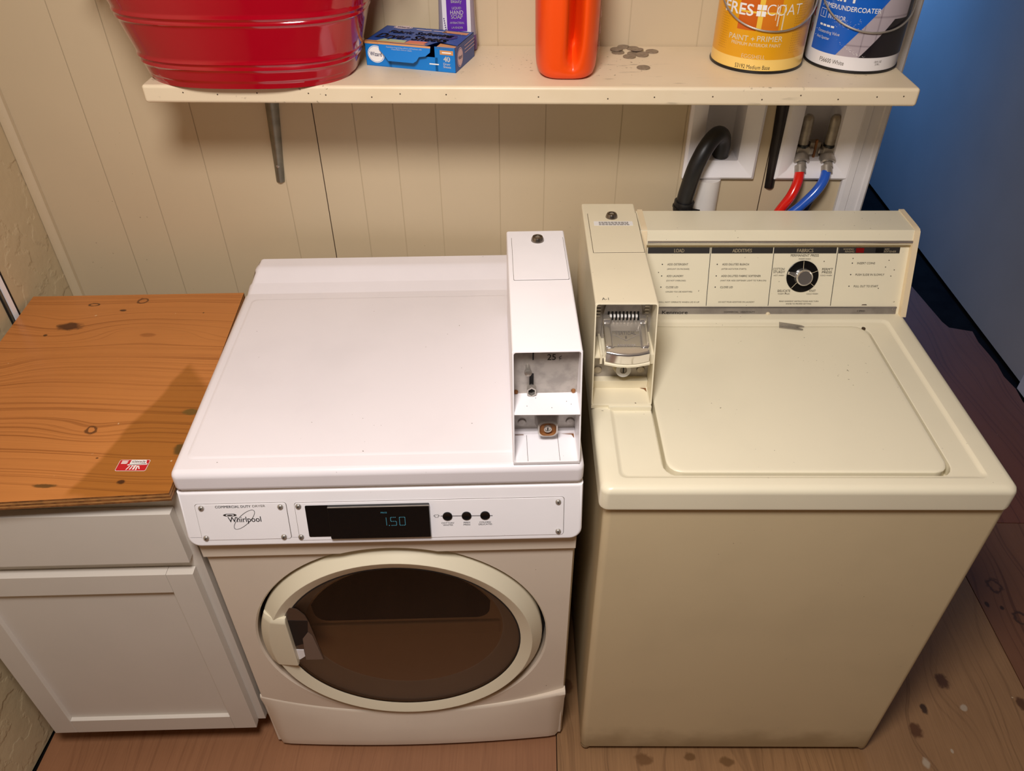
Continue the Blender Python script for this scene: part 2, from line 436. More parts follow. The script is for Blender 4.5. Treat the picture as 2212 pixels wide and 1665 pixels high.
def build_other_walls():
    b = MB()                                            # left wall, a little out of square
    def P(t, off, z): return (-.524-.0395*t-off, -t, z)
    n, m = 60, 40
    b.add([P(-.02,0,0),P(2.7,0,0),P(2.7,0,2.45),P(-.02,0,2.45)], [(0,1,2,3)], 'plaster')
    b.add([P(-.02,.1,0),P(2.7,.1,0),P(2.7,.1,2.45),P(-.02,.1,2.45)], [(3,2,1,0)], 'plaster')
    b.add([P(2.7,0,0),P(2.7,.1,0),P(2.7,.1,2.45),P(2.7,0,2.45)], [(0,1,2,3)], 'plaster')
    struct(b.build('wall_left'))
    b = MB(); b.box(2.409,2.50,-2.7,3.3,.012,2.45,'far_wall'); struct(b.build('wall_right'))
    b = MB(); b.box(-.75,2.6,-2.8,-2.7,0,2.45,'dim_wall'); struct(b.build('wall_front'))
    b = MB(); b.box(-.75,2.6,-2.8,3.3,2.45,2.5,'ceiling'); struct(b.build('ceiling'))
    b = MB(); b.box(-.75,2.6,3.3,3.36,0,2.45,'far_wall'); struct(b.build('wall_passage'))
    b = MB()                                            # corner moulding between left and back wall
    pr = [(-.522,-.0005),(-.505,-.0005),(-.5055,-.009),(-.510,-.014),(-.518,-.0165),(-.5235,-.0165)]
    b.loft([[(x,y,z) for x,y in pr] for z in (.0,2.449)], 'wall', True, True)
    struct(b.build('trim_1'))
    b = MB()                                            # casing at the end of the panelled wall
    pr = [(1.258,-.0005),(1.258,-.010),(1.264,-.015),(1.278,-.015),(1.280,-.012),(1.300,-.012),(1.302,-.015),(1.311,-.015),(1.316,-.010),(1.316,.12),(1.302,.12),(1.302,-.0005)]
    b.loft([[(x,y,z) for x,y in pr] for z in (.0,2.449)], 'trim_white', True, True)
    struct(b.build('trim_2'))
    b = MB()                                            # white edge strip with dark reveals on the left wall
    def Q(t, off): return (-.524-.0395*t+off, -t)
    for t0, t1, off, m in ((.202,.2110,.003,'dark'),(.2110,.2240,.006,'white_plastic'),(.2240,.2290,.003,'dark'),(.2290,.2320,.006,'galv'),(.2320,.2350,.003,'dark')):
        pr = [Q(t0,.0005),Q(t0,off),Q(t1,off),Q(t1,.0005)]
        b.loft([[(x,y,z) for x,y in pr] for z in (.3,2.44)], m, True, True)
    struct(b.build('trim_3'))
    b = MB()                                            # end of the white skirting by the far wall
    b.box(2.390,2.4085,.30,.672,.0,.075,'trim_white',.002); struct(b.build('trim_4'))
build_other_walls()

# ------------------------------------------------------------------ shelf and brackets
ZS = 1.3914
def build_shelf():
    b = MB(); b.box(-.0925,1.252,-.2423,-.001,ZS-.0315,ZS,'shelf',.006,3)
    for x in (-.02,.04,.11,.2,.23,.31,.36,.44,.60,.72,.80,.90,.985,1.05,1.115,1.18,1.225):
        z = ZS-.012-random.uniform(0,.008)
        b.dec(circ(x, z, .0013, 8), lambda u, v: (u,-.2426,v), 'seam')
    t = thing('wall_shelf', 'long cream painted board shelf mounted on the panelled wall above the machines', 'shelf', (0,0,0))
    b.build('board', t)
build_shelf()
def bracket(name, label, xt, xb, wt, wb, mat, ztop=ZS-.0318, zbot=1.104):
    t = thing(name, label, 'bracket', (xt, 0, ztop))
    b = MB(); n = 9
    def ring(x, z, w, d):
        return [(x-xt-w/2+w*i/n, -.0015-d*math.sin(math.pi*i/n)-.001, z-ztop) for i in range(n+1)]+[(x-xt+w/2,-.0006,z-ztop),(x-xt-w/2,-.0006,z-ztop)]
    rings = []
    for k in range(9):
        f = k/8; rings.append(ring(xt+(xb-xt)*f, ztop+(zbot-ztop)*f, wt+(wb-wt)*f, .016*(1-.6*f)))
    b.loft(rings, mat, True, True); b.build('wall_leg', t)
    b = MB(); rings = []
    for k in range(7):
        f = k/6; wd = wt+(wb-wt)*f
        rings.append([(-wd/2+wd*i/n, -.002-.20*f, -.0015-.008*(1-.5*f)*math.sin(math.pi*i/n)) for i in range(n+1)]+[(wd/2,-.002-.20*f,-.0006),(-wd/2,-.002-.20*f,-.0006)])
    b.loft(rings, mat, True, True); b.build('shelf_leg', t)
    for f in (() if mat == 'bracket_dark' else (.85,)):
        b = MB(); b.lathe([(.0,.0035),(.003,.003),(.0045,0)], 'steel', Frame(((xb-xt)*f,-.012*(1-.5*f)-.001,(zbot-ztop)*f),(1,0,0),(0,0,1)), 10); b.build('screw', t)
bracket('shelf_bracket', 'grey metal shelf bracket under the left part of the shelf below the red tub', .059, .038, .033, .018, 'galv')
bracket('shelf_bracket', 'dark tapered shelf bracket between the two white outlet boxes', 1.097, 1.107, .029, .020, 'bracket_dark', zbot=1.098)

# ------------------------------------------------------------------ outlet boxes, valves, pipes, hoses
def outlet_box(name, label, h):
    t = thing(name, label, 'outlet box', ((h[0]+h[1])/2, 0, h[2]))
    cx, z0 = (h[0]+h[1])/2, h[2]; b = MB()
    def ring(d, y): return [(u-cx, y, v-z0) for u, v in rrect(h[0]+d-.001,h[1]-d+.001,h[2]+d-.001,h[3]-d+.001,.002,2)]
    b.loft([ring(-.0015,-.0005),ring(-.0015,-.010),ring(.004,-.015),ring(.020,-.013),ring(.034,-.002),ring(.036,.0),ring(.037,.075)], 'box_white', False, True)
    b.build('frame', t); return t
tb = outlet_box('drain_outlet_box', 'recessed white wall box that the black drain hose hooks into', HOLES[0])
tw = outlet_box('water_outlet_box', 'recessed white wall box holding the two water valves', HOLES[1])
def valve(x):
    t = thing('water_valve', 'capped metal water valve in the right outlet box feeding the %s hose' % ('red' if x < 1.2 else 'blue'), 'valve', (x,.02,1.19), 0, 'water valves in the outlet box')
    F = Frame((0,0,0),(1,0,0),(0,1,0))
    b = MB(); b.lathe([(.0110,-.006),(.0110,.050),(.0095,.056),(.006,.060),(0,.061)], 'brass_grey', F, 20, True)
    b.lathe([(.0125,-.008),(.0125,-.002)], 'black', F, 20, True, True); b.build('arrestor', t)
    b = MB(); b.box(-.014,.014,-.012,.012,-.034,-.006,'brass_grey',.003); b.box(-.022,-.013,-.006,.006,-.022,-.012,'steel',.002); b.box(.013,.024,-.006,.006,-.024,-.010,'steel',.002); b.build('valve_body', t)
    FF = Frame((-.002,-.012,-.030),(1,0,0),(0,-.55,.835))
    b = MB(); b.lathe([(.0165,-.004),(.0172,.0),(.0172,.011),(.0150,.013),(.0125,.013),(.0120,.008),(0,.008)], 'steel', FF, 24, True); b.build('coupling', t)
    b = MB(); b.lathe([(.0098,.006),(.0098,.024)], 'chrome_dull', FF, 18, True, True); b.build('ferrule', t)
    return t
valve(1.166); valve(1.222)
b = MB(); b.box(-.012,.012,-.008,.012,-.02,.02,'brass_grey',.002); b.box(-.002,.002,-.012,-.006,-.016,.026,'rust')
br = b.build('valve_manifold'); br.location = (1.194,.03,1.17); tag(br, 'small brass manifold joining the two water valves', 'manifold')
def hose(name, label, path, r, mat, cat='hose', sub=8, extra=None):
    p0 = Vector(path[0]); t = thing(name, label, cat, p0)
    b = MB(); b.tube([Vector(p)-p0 for p in path], r, mat, 16, True, sub); o = b.build('hose', t)
    if extra: extra(t, p0)
    return t
def collar(mat):
    def f(t, p0):
        b = MB(); b.tube([(0,.003,.004),(0,-.008,-.008)], .0118, mat, 18); b.build('collar', t)
    return f
hose('water_hose', 'glossy red water hose hanging from the left valve', [(1.161,-.010,1.146),(1.156,-.030,1.126),(1.143,-.045,1.098),(1.121,-.050,1.058),(1.104,-.052,1.0),(1.098,-.055,.95),(1.096,-.066,.93)], .0103, 'hose_red', extra=collar('chrome_dull'))
hose('water_hose', 'glossy blue water hose hanging from the right valve', [(1.217,-.010,1.146),(1.211,-.028,1.130),(1.196,-.040,1.108),(1.170,-.046,1.078),(1.143,-.048,1.048),(1.127,-.050,1.0),(1.123,-.055,.95),(1.121,-.066,.93)], .0103, 'hose_blue', extra=collar('chrome_dull'))
hose('water_hose', 'dark navy hose partly hidden behind the blue hose', [(1.214,-.012,1.118),(1.205,-.012,1.090),(1.194,-.012,1.06),(1.186,-.014,1.02),(1.186,-.03,.95),(1.184,-.064,.90)], .0085, 'hose_navy')
def drain_extra(t, p0):
    b = MB(); P = Vector((.9165,-.050,1.078))-p0
    pts = [P+Vector((0,0,-.05-.0)),P+Vector((.0,0,-.02)),P+Vector((.0015,0,.0)),P+Vector((.003,0,.02))]
    def rr(t_): return .0192+.0012*math.sin(t_*60)
    b.tube([P+Vector((-.0015,0,-.11)),P+Vector((0,0,-.05)),P+Vector((.0005,0,-.014))], rr, 'hose_black', 18, True, 20)
    b.tube([P+Vector((.0005,0,-.012)),P+Vector((.002,0,.010))], .0215, 'hose_black', 18); b.build('cuff', t)
    b = MB(); b.tube([P+Vector((.018,-.012,-.004)),P+Vector((.034,-.014,-.006))], .003, 'black', 8); b.tube([P+Vector((-.001,0,-.008)),P+Vector((.0,0,-.004))], .0225, 'black', 18); b.build('cable_tie', t)
hose('drain_hose', 'black rubber drain hose bent over into the left outlet box', [(.9145,-.052,.90),(.9155,-.050,1.0),(.918,-.050,1.085),(.922,-.050,1.118),(.930,-.050,1.160),(.942,-.045,1.192),(.956,-.034,1.212),(.972,-.020,1.222),(.986,-.004,1.213),(.993,.008,1.192),(.994,.016,1.172),(.994,.018,1.163)], .0172, 'hose_black', extra=drain_extra)
b = MB(); b.lathe([(.0275,-.42),(.0275,-.004)], 'pvc', FXY(), 28, True, True)
pv = b.build('drain_pipe'); pv.location = (.9725,.001,1.1225); tag(pv, 'white plastic drain pipe running down below the left outlet box', 'pipe')

# ------------------------------------------------------------------ base cabinet and plywood
DR = ((0,-.7222,0), .0513)          # frame shared by dryer and cabinet
def build_cabinet():
    t = thing('base_cabinet', 'white shaker base cabinet with one drawer and one door left of the dryer', 'cabinet', (0,-.7222,0), .0513)
    b = MB(); m = 'cab_white'
    b.box(-.490,-.474,.02,.585,.0995,.872,m); b.box(-.026,-.010,.02,.585,.0995,.872,m); b.box(-.490,-.474,.085,.585,.0,.0995,m); b.box(-.026,-.010,.085,.585,.0,.0995,m)
    b.box(-.474,-.026,.57,.585,.1,.872,m); b.box(-.474,-.026,.085,.57,.10,.115,m)
    b.box(-.474,-.026,.085,.097,.0,.10,m)
    b.box(-.490,-.450,.0202,.040,.1,.872,m); b.box(-.050,-.0095,.0198,.040,.1,.872,m)
    b.box(-.450,-.050,.0202,.040,.655,.705,m); b.box(-.450,-.050,.0202,.040,.790,.872,m); b.box(-.450,-.050,.0202,.040,.1,.14,m)
    b.box(-.474,-.026,.04,.57,.860,.872,m); b.build('body', t)
    b = MB(); b.box(-.484,-.0230,-.0005,.0192,.6965,.8275,m,.0010); b.build('drawer_front', t)
    d = MB(); fr = FXZ(); x0, x1, z0, z1 = -.4845,-.0265,.0960,.6625; w = .050
    d.box(x0,x0+w,0,.019,z0,z1,m,.0012); d.box(x1-w,x1,0,.019,z0,z1,m,.0012)
    d.box(x0+w+.0003,x1-w-.0003,.0002,.019,z1-.054,z1,m,.0008); d.box(x0+w+.0003,x1-w-.0003,.0002,.019,z0,z0+.051,m,.0008)
    dd = d.build('door', t)
    p = MB(); p.box(x0+w-.004,x1-w+.004,.0095,.017,z0+.047,z1-.050,m); p.build('door_panel', dd)
build_cabinet()
def build_plywood():
    FR, BR, BL, FL = (-.0025,-.7340), (-.0549,-.1234), (-.5240,-.1475), (-.4640,-.7785)
    t = thing('plywood_top', 'orange stained knotty plywood board lying on top of the white cabinet', 'board', (-.26,-.45,.8735))
    def rel(p, z): return (p[0]+.26, p[1]+.45, z)
    b = MB(); q = [FL, FR, BR, BL]
    z1 = .0182
    b.add([rel(p,z1) for p in q], [(0,1,2,3)], M['ply_top'])
    b.add([rel(p,0) for p in q], [(3,2,1,0)], 'ply_edge')
    for k in range(5):
        m = 'ply_edge' if k % 2 == 0 else plain('ply_layer', (196,140,80), .7, .3, 60)
        for i in range(4):
            a, c = q[i], q[(i+1)%4]
            b.add([rel(a,z1*k/5),rel(c,z1*k/5),rel(c,z1*(k+1)/5),rel(a,z1*(k+1)/5)], [(0,1,2,3)], m)
    o = b.build('board', t)
    # shift texture space so the knots sit where they are in the world
    s = MB(); f = Frame((-.1137+.26,-.6857+.45,z1+.0003),(1,.022,0),(-.02,1,0))
    rr = rrect(0,.0525,0,.0272,.003,3); s.dec(rr, lambda u,v: f(u,v), 'white_ink'); s.dec(inset_poly(rr,.0007), lambda u,v: f(u,v,.0002), 'red_ink')
    P = lambda u,v: f(u,v,.0004)
    s.dec([(.020,.0262),(.046,.0262),(.0485,.0165),(.0195,.0145)], P, 'white_ink')
    s.text('REWARDS', .0335,.0215,.0052, lambda u,v: f(u,v,.0006), 'red_ink', width=.023, bold=.02, rot=math.pi)
    s.dec([(.017,.0155),(.0505,.0180),(.0500,.0150),(.017,.0130)], P, 'white_ink')
    for (u0,v0,u1,v1,w) in ((.022,.012,.0185,.0025,.0018),(.0265,.012,.0245,.003,.0022),(.0315,.013,.0300,.003,.0030),(.0370,.012,.0405,.0045,.0020),(.0350,.012,.0352,.002,.0022),(.0255,.013,.0300,.010,.002)):
        s.dec([(u0-w/2,v0),(u1-w/2,v1),(u1+w/2,v1),(u0+w/2,v0)], P, 'white_ink')
    for i in range(4): s.dec([(.0045,.0245-i*.0021),(.0155-.001*(i%2),.0245-i*.0021),(.0155-.001*(i%2),.0232-i*.0021),(.0045,.0232-i*.0021)], P, 'white_ink')
    st = s.build('sticker', t); st['label'] = 'small red and white sticker near the front right corner'
build_plywood()
# plywood knots are given in room coordinates
def shift_ply():
    nt = M['ply_top'].node_tree
    for n in list(nt.nodes):
        if n.type == 'TEX_COORD':
            ls = [l for l in nt.links if l.from_node == n]
            mp = nt.nodes.new('ShaderNodeMapping'); mp.inputs['Location'].default_value = (-.26,-.45,0)
            tos = [l.to_socket for l in ls]
            nt.links.new(n.outputs['Object'], mp.inputs['Vector'])
            for s in tos: nt.links.new(mp.outputs[0], s)
shift_ply()

# ------------------------------------------------------------------ coin box used on both machines
def coin_case(x0, x1, yb, yt, z0, z1, yback, depth, mat, name, parent, edge=None):
    b = MB(); H = z1-z0
    def ring(d, ymode, dy=0.):
        out = []
        for u, v in rrect(x0+d, x1-d, d, H-d, .004, 3):
            y = {'f': yb+(yt-yb)*v/H+dy, 'k': dy}[ymode]
            out.append((u, y, z0+v))
        return out
    b.loft([ring(0,'k',yback), ring(0,'f',.0012), ring(.0008,'f',0), ring(.0026,'f',0), ring(.0030,'f',.001)], mat, True, False)
    b.loft([ring(.0030,'f',.001), ring(.0030,'f',depth)], edge or mat, False, False)
    return b.build(name, parent)

# ------------------------------------------------------------------ dryer
def build_dryer():
    t = thing('clothes_dryer', 'white front loading coin dryer with round glass door beside the plywood topped cabinet', 'dryer', *DR)
    E = 'white_body_bounce'
    cxd, czd = .340, .424
    # body with a round door opening
    b = MB(); y0 = .008; n = 96
    ro = []; X0, X1, Z0, Z1 = .004,.680,.022,.878
    ci = [(cxd+.293*math.cos(2*math.pi*i/n), czd+.293*math.sin(2*math.pi*i/n)) for i in range(n)]
    for u, v in ci:
        dx, dz = u-cxd, v-czd
        k = min((((X1 if dx>0 else X0)-cxd)/dx) if abs(dx)>1e-6 else 9, (((Z1 if dz>0 else Z0)-czd)/dz) if abs(dz)>1e-6 else 9)
        ro.append((cxd+dx*k, czd+dz*k))
    for cu_, cv_ in ((X0,Z0),(X0,Z1),(X1,Z0),(X1,Z1)):
        j = min(range(n), key=lambda i: (ro[i][0]-cu_)**2+(ro[i][1]-cv_)**2); ro[j] = (cu_,cv_)
    b.loft([[(u,.60,v) for u,v in ro],[(u,y0+.006,v) for u,v in ro],[(u+(.004 if u<.1 else -.004 if u>.58 else 0),y0,v) for u,v in ro],[(u,y0,v) for u,v in [(cxd+(q[0]-cxd)*1.012,czd+(q[1]-czd)*1.012) for q in ci]],[(u,y0+.004,v) for u,v in ci],[(u,y0+.035,v) for u,v in ci]], E, True, False)
    b.loft([[(u,y0+.035,v) for u,v in ci],[(u,y0+.036,v) for u,v in ci]], 'dark', False, True)
    b.build('body', t)
    # band under the console, cut by the door arch
    b = MB(); zb, za = .7130, .752
    pts = [(.006,za),(.006,zb)]
    a1 = math.degrees(math.acos(min(1,(0.117)/.302)))
    aL = 180-math.degrees(math.asin((zb-czd)/.302)); aR = math.degrees(math.asin((zb-czd)/.302))
    pts += arc(cxd,czd,.302,aL,aR,24)
    pts += [(.6795,zb),(.6795,za)]
    b.slab(pts, FXZ(y0), -.003, .0100, E, .0012); b.build('front_band', t)
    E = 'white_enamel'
    # top panel with raised back step
    b = bmesh.new()
    pr = [(0,.879),(0,.921),(.012,.9232),(.543,.9232),(.546,.9240),(.571,.9322),(.576,.9350),(.598,.9480),(.604,.9520),(.612,.9543),(.638,.9560),(.638,.879)]
    ins = lambda z: max(0., z-.9232)*.45
    va = [b.verts.new((ins(z),y,z)) for y,z in pr]; vb = [b.verts.new((.6850-ins(z),y,z)) for y,z in pr]
    b.faces.new(list(reversed(va))); b.faces.new(vb)
    for i in range(len(pr)):
        j = (i+1)%len(pr); b.faces.new((va[i],va[j],vb[j],vb[i]))
    bmesh.ops.recalc_face_normals(b, faces=b.faces)
    eds = [e for e in b.edges if abs(e.verts[0].co.x-e.verts[1].co.x)>.1 and e.verts[0].co.y<.001 or (abs(e.verts[0].co.x-e.verts[1].co.x)<.05)]
    bmesh.ops.bevel(b, geom=eds, offset=.011, segments=4, affect='EDGES', profile=.5, clamp_overlap=True)
    mb = MB(); mb.bm(b, E)
    def RR(d, z): return [(u,v,z) for u,v in rrect(.022+d,.664-d,.038+d,.520-d,.012,4)]
    mb.loft([RR(-.004,.9228),RR(0,.9244),RR(.003,.9246)], E, False, True)
    mb.build('top_panel', t, 50)
    # control console
    F = Frame((0,.006,.876),(1,0,0),(0,.026,.1235)); F.k = .976
    b = MB(); pts = [(-.0015,-.001),(-.0015,-.098)]+arc(.0205,-.098,.022,180,270,6)+arc(.6640,-.0995,.022,270,360,6)+[(.6858,-.001)]
    b.slab(pts, F, -.028, .0015, 'white_plastic', .006, 4); con = b.build('control_console', t)
    # name plate
    def screw(u, v, par):
        s = MB(); s.lathe([(.0050,0),(.0048,.0016),(.0036,.0030),(.0016,.0036)], 'steel', Frame(F(u,v,.0036),F.U,F.V), 16, False, True)
        s.dec(circ(0,0,.0013,6), Frame(F(u,v,.0036+.0038),F.U,F.V), 'dark'); s.build('screw', par)
    def plate(u0, u1, v0, v1, name):
        s = MB(); s.slab(rrect(u0-.0008,u1+.0008,v0-.0008,v1+.0008,.005,4), F, .0012, .0017, 'ink_soft')
        s.slab(rrect(u0,u1,v0,v1,.0045,4), F, .0012, .0030, 'white_plastic', .0004); return s
    P = lambda u, v: F(u,v,.0033); K = 'ink'
    s = plate(.0255,.1790,-.1035,-.0265,'name_plate')
    s.text('COMMERCIAL DUTY', .0595,-.0317,.0050,P,K,'L',.022,width=.0600); s.text('DRYER', .1225,-.0314,.0048,P,'ink_soft','L',0,width=.0215)
    s.text('Whirlpool', .1050,-.0590,.0120,P,K,'C',.012,width=.0560)
    for u in (.0792,.0905,.1000,.1080,.1178,.1320):
        pass
    def ell(cu, cv, a, c, rot, w, n=40):
        ca, sa = math.cos(rot), math.sin(rot); L = []
        for i in range(n):
            q = 2*math.pi*i/n
            L.append([(cu+(k*math.cos(q))*ca-(m*math.sin(q))*sa, cv+(k*math.cos(q))*sa+(m*math.sin(q))*ca) for k, m in ((a,c),(a-w,c-w))])
        s.loft([[F(*L[i][0],.0034) for i in range(n)],[F(*L[i][1],.0034) for i in range(n)]], K)
    ell(.1045,-.0600,.0275,.0095,R(46),.0009)
    s.dec(circ(.0815,-.0495,.0115,20,.0032), P, K); s.dec(circ(.0815,-.0495,.0070,16,.0024), lambda u,v: F(u,v,.0035), 'white_plastic'); s.dec(circ(.0815,-.0495,.0050,16,.0014), lambda u,v: F(u,v,.0037), K)
    pl = s.build('name_plate', con)
    for u, v in ((.0360,-.0330),(.1695,-.0335),(.0330,-.0975),(.1670,-.0985)): screw(u, v, con)
    # control plate
    s = plate(.1935,.6530,-.1085,-.0280,'control_plate')
    for u, lb in ((.4522,('COTTON/','WHITES')),(.4851,('PERM','PRESS')),(.5171,('COLORS/','DELICATES'))):
        for k, L in enumerate(lb): s.text(L, u,-.0772-k*.0046,.0033,P,K,'C',.015,sx=1.05)
    s.slab([(.4405,-.0615),(.5300,-.0630),(.5300,-.0640),(.4405,-.0625)], F, .0030, .0034, K)
    sh = [(-.0045,-.004),(.0045,-.004),(.0045,.0020),(.0065,-.0005),(.0080,.0010),(.0050,.0050),(.0015,.0050),(0,.0040),(-.0015,.0050),(-.0050,.0050),(-.0080,.0010),(-.0065,-.0005),(-.0045,.0020)]
    for i in range(len(sh)):
        a, c = Vector(sh[i])*.62, Vector(sh[(i+1)%len(sh)])*.62; d = (c-a).normalized(); q = Vector((-d.y,d.x))*.0003
        s.dec([(w.x+.4335,w.y-.0620) for w in (a-q,c-q,c+q,a+q)], P, K)
    s.build('control_plate', con)
    for u, v in ((.2000,-.0335),(.1965,-.0998),(.6430,-.0365),(.6440,-.1005)): screw(u, v, con)
    s = MB(); s.slab(rrect(.2108,.4225,-.1005,-.0330,.002,2), F, .0030, .0040, 'black')
    s.slab(rrect(.2495,.4225,-.1015,-.0325,.002,2), F, .0040, .0110, 'black', .0015)
    s.slab(rrect(.2503,.4228,-.0335,-.0322,.0004,1), F, .0100, .0116, 'chrome_dull')
    Q = lambda u, v: F(u,v,.0114)
    def seg(u, v, h, w, on):
        g = .0009; m = v
        S = {'a':((0,h),(w,h)),'b':((w,h),(w,h/2)),'c':((w,h/2),(w,0)),'d':((0,0),(w,0)),'e':((0,h/2),(0,0)),'f':((0,h),(0,h/2)),'g':((0,h/2),(w,h/2))}
        for k in on:
            a, c = Vector(S[k][0]), Vector(S[k][1]); d = (c-a).normalized(); q = Vector((-d.y,d.x))*g*.55
            for j in range(3):
                p0 = a+(c-a)*(j/3+.05); p1 = a+(c-a)*((j+1)/3-.05)
                s.dec([(u+w_.x,v+w_.y) for w_ in (p0-q,p1-q,p1+q,p0+q)], Q, 'led')
    seg(.3400,-.0735,.0175,.0080,'bc'); s.dec(circ(.3525,-.0735,.0009,8), Q, 'led')
    seg(.3555,-.0735,.0175,.0095,'afgcd'); seg(.3705,-.0735,.0175,.0095,'abcdef')
    s.text('PRICE', .3450,-.0455,.0030,Q,'led','C')
    s.build('display', con)
    for u in (.4522,.4851,.5171):
        s = MB(); s.lathe([(.0084,.0025),(.0084,.0050),(.0070,.0058),(.0045,.0048),(0,.0044)], 'black', Frame(F(u,-.0622,0),F.U,F.V), 24); s.build('button', con)
    # door
    dg = bpy.data.objects.new('door', None)
    b = MB(); n = 96; prof = [(.2850,.030),(.2855,.020),(.2850,.0165),(.2835,.0140),(.2650,-.0060),(.2636,-.0070),(.2620,-.0068),(.2415,.0014),(.2402,.0024),(.2390,.008)]
    b.loft([[(cxd+r*math.cos(2*math.pi*i/n), y, czd+r*math.sin(2*math.pi*i/n)) for i in range(n)] for r, y in prof], 'cream_plastic')
    b.loft([[(cxd+r*math.cos(2*math.pi*i/n), y, czd+r*math.sin(2*math.pi*i/n)) for i in range(n)] for r, y in ((.2402,.0022),(.2372,.0020))], 'dark')
    door = b.build('door', t)
    b = MB(); b.loft([[(cxd+r*math.cos(2*math.pi*i/n), y, czd+r*math.sin(2*math.pi*i/n)) for i in range(n)] for r, y in ((.2400,.0030),(.20,.0020),(.12,.0012),(.05,.001))], 'glass', False, True); b.build('glass', door)
    b = MB(); rr = [(.2386,.0085),(.2350,.010),(.208,.0335),(.204,.0345)]
    b.loft([[(cxd+r*math.cos(2*math.pi*i/n), y, czd+r*math.sin(2*math.pi*i/n)) for i in range(n)] for r, y in rr], 'door_cone')
    b.loft([[(cxd+r*math.cos(2*math.pi*i/n), y, czd+r*math.sin(2*math.pi*i/n)) for i in range(n)] for r, y in ((.204,.0345),(.2039,.0346))], 'door_inner', False, True)
    b.box(cxd-.199,cxd+.199,.0290,.040,.402,.448,'door_inner',.005,3)
    win = []
    zb = .456
    win += arc(cxd-.150,zb+.03,.028,180,270,5)+arc(cxd+.150,zb+.03,.028,270,360,5)
    win += arc(cxd,czd,.200,26,154,24)
    b.slab(win, FXZ(.0340), 0, .0012, 'drum'); b.build('inner_panel', door)
    # handle
    b = MB(); ph = [(.0590,.5400),(.0760,.5265),(.1205,.5255),(.1200,.3700),(.1010,.3690)]
    ph = [(.0720,.5265),(.1195,.5265),(.1195,.3700),(.0640,.3700)]
    aa = [math.degrees(math.atan2(.5400-czd,-.2)), 0]
    left = arc(cxd,czd,.2835,156.5,192.5,12)
    outl = [(.1195,.3695),(.1195,.5255),(.0800,.5255)]+left+[(.0720,.3620)]
    rows = []
    for k in range(25):
        z = .3695+(.5255-.3695)*k/24; xl = cxd-math.sqrt(.2852**2-(z-czd)**2); bv = max(0., (z-.5195)/.006)**2*.005
        xr = .1197
        rows.append([(xl,.016,z),(xl-.0004,.0085-.0+bv*.4,z),(xl+.003,.0035+bv*.6,z),(xl+.017,-.0075+bv,z),(xl+.020,-.0088+bv,z),(xr-.004,-.0125+bv,z),(xr-.001,-.0115+bv,z),(xr,-.0090+bv,z),(xr,.010,z)])
    b.loft(rows, 'cream_plastic', True, True, closed=False)
    b.build('handle', door)
    b = MB(); po = [(.1140,.3700),(.1705,.3700),(.1640,.4560),(.1600,.5050),(.1560,.5250),(.1440,.5450),(.1290,.5520),(.1120,.5380),(.0990,.5200),(.1140,.5150)]
    b.slab(po, FXZ(.0020), 0, .0022, 'pocket')
    b.slab([(.1150,.4200),(.1400,.4300),(.1520,.4650),(.1590,.5080),(.1090,.5120)], FXZ(.0000), -.001, .0006, 'drum')  # flat dark piece paints the shade inside the pocket hollow
    b.slab([(.1330,.3715),(.1690,.3715),(.1600,.4580),(.1530,.4700),(.1390,.4480)], FXZ(.0000), -.001, .0010, 'pocket_lit')  # lighter piece paints the facet that catches light
    b.slab([(.1150,.3740),(.1215,.3740),(.1335,.3850),(.1345,.4080),(.1150,.4100)], FXZ(.0000), -.001, .0012, 'white_plastic'); b.build('handle_pocket', door)
    E = 'white_body_bounce'
    # toe panel, bowed, its top edge sweeping up at both ends
    b = MB(); nx = 40; rows = []
    def zt(f): return .1405+.080*abs(2*f-1)**2.2
    def bow(f): return -.013*(1-(2*f-1)**2)
    for j in range(8):
        row = []
        for i in range(nx+1):
            f = i/nx; x = .004+.676*f; zz = zt(f); y = bow(f)
            e = abs(2*f-1); xi = 0
            if e > .93: y += .018*((e-.93)/.07)**2
            yt_ = .0045-.0085*e**3 if f > .5 else .0045+.0028*e; tb_ = [(.012,zz),(yt_+.003,zz-.0005),(yt_+.0005,zz-.003),(yt_-.001,zz-.008),((yt_+y)/2-.001,zz-.045),(y-.0015,.05),(y+.001,.020),(.03,.0125)][j]
            row.append((x, tb_[0] if j not in (2,3,4,5,6) else tb_[0], tb_[1]))
        rows.append(row)
    b.loft(rows, E, False, False, closed=False)
    b.loft([[r[0] for r in rows],[(r[0][0],.05,r[0][2]) for r in rows]], E, closed=False)
    b.loft([[r[-1] for r in rows],[(r[-1][0],.05,r[-1][2]) for r in rows]], E, closed=False)
    b.build('toe_panel', t)
    for x, y in ((.05,.06),(.63,.06),(.05,.55),(.63,.55)):
        b = MB(); b.lathe([(.018,0),(.018,.012),(.010,.016),(.010,.03)], 'black', Frame((x,y,0),(1,0,0),(0,1,0)), 16, True, True); b.build('foot', t)
    # coin box
    cb = coin_case(.5660,.6770,.0035,.0550,.9275,1.120,.441,.10,'white_plastic','coin_box',t)
    b = MB(); b.box(.5668,.6765,.0045,.10,.9236,.9285,'white_plastic',.0006); b.build('coin_box_base', cb)
    b = MB(); b.slab(rrect(.5748,.6728,.262,.4155,.002,2), FXY(1.1195), 0, .0010, 'ink_soft'); b.slab(rrect(.5754,.6722,.2627,.4150,.002,2), FXY(1.1195), 0, .0019, 'white_plastic', .0004); b.build('service_door', cb)
    b = MB(); b.lathe([(.0125,0),(.0115,.005),(.0095,.0085),(.0060,.0095),(.0055,.0070),(0,.0070)], 'lock_metal', Frame((.624,.402,1.1210),(1,0,0),(0,1,0)), 24)
    b.lathe([(.0052,.0072),(.0042,.0082),(0,.0082)], 'brass_grey', Frame((.624,.402,1.1210),(1,0,0),(0,1,0)), 16); b.build('service_lock', cb)
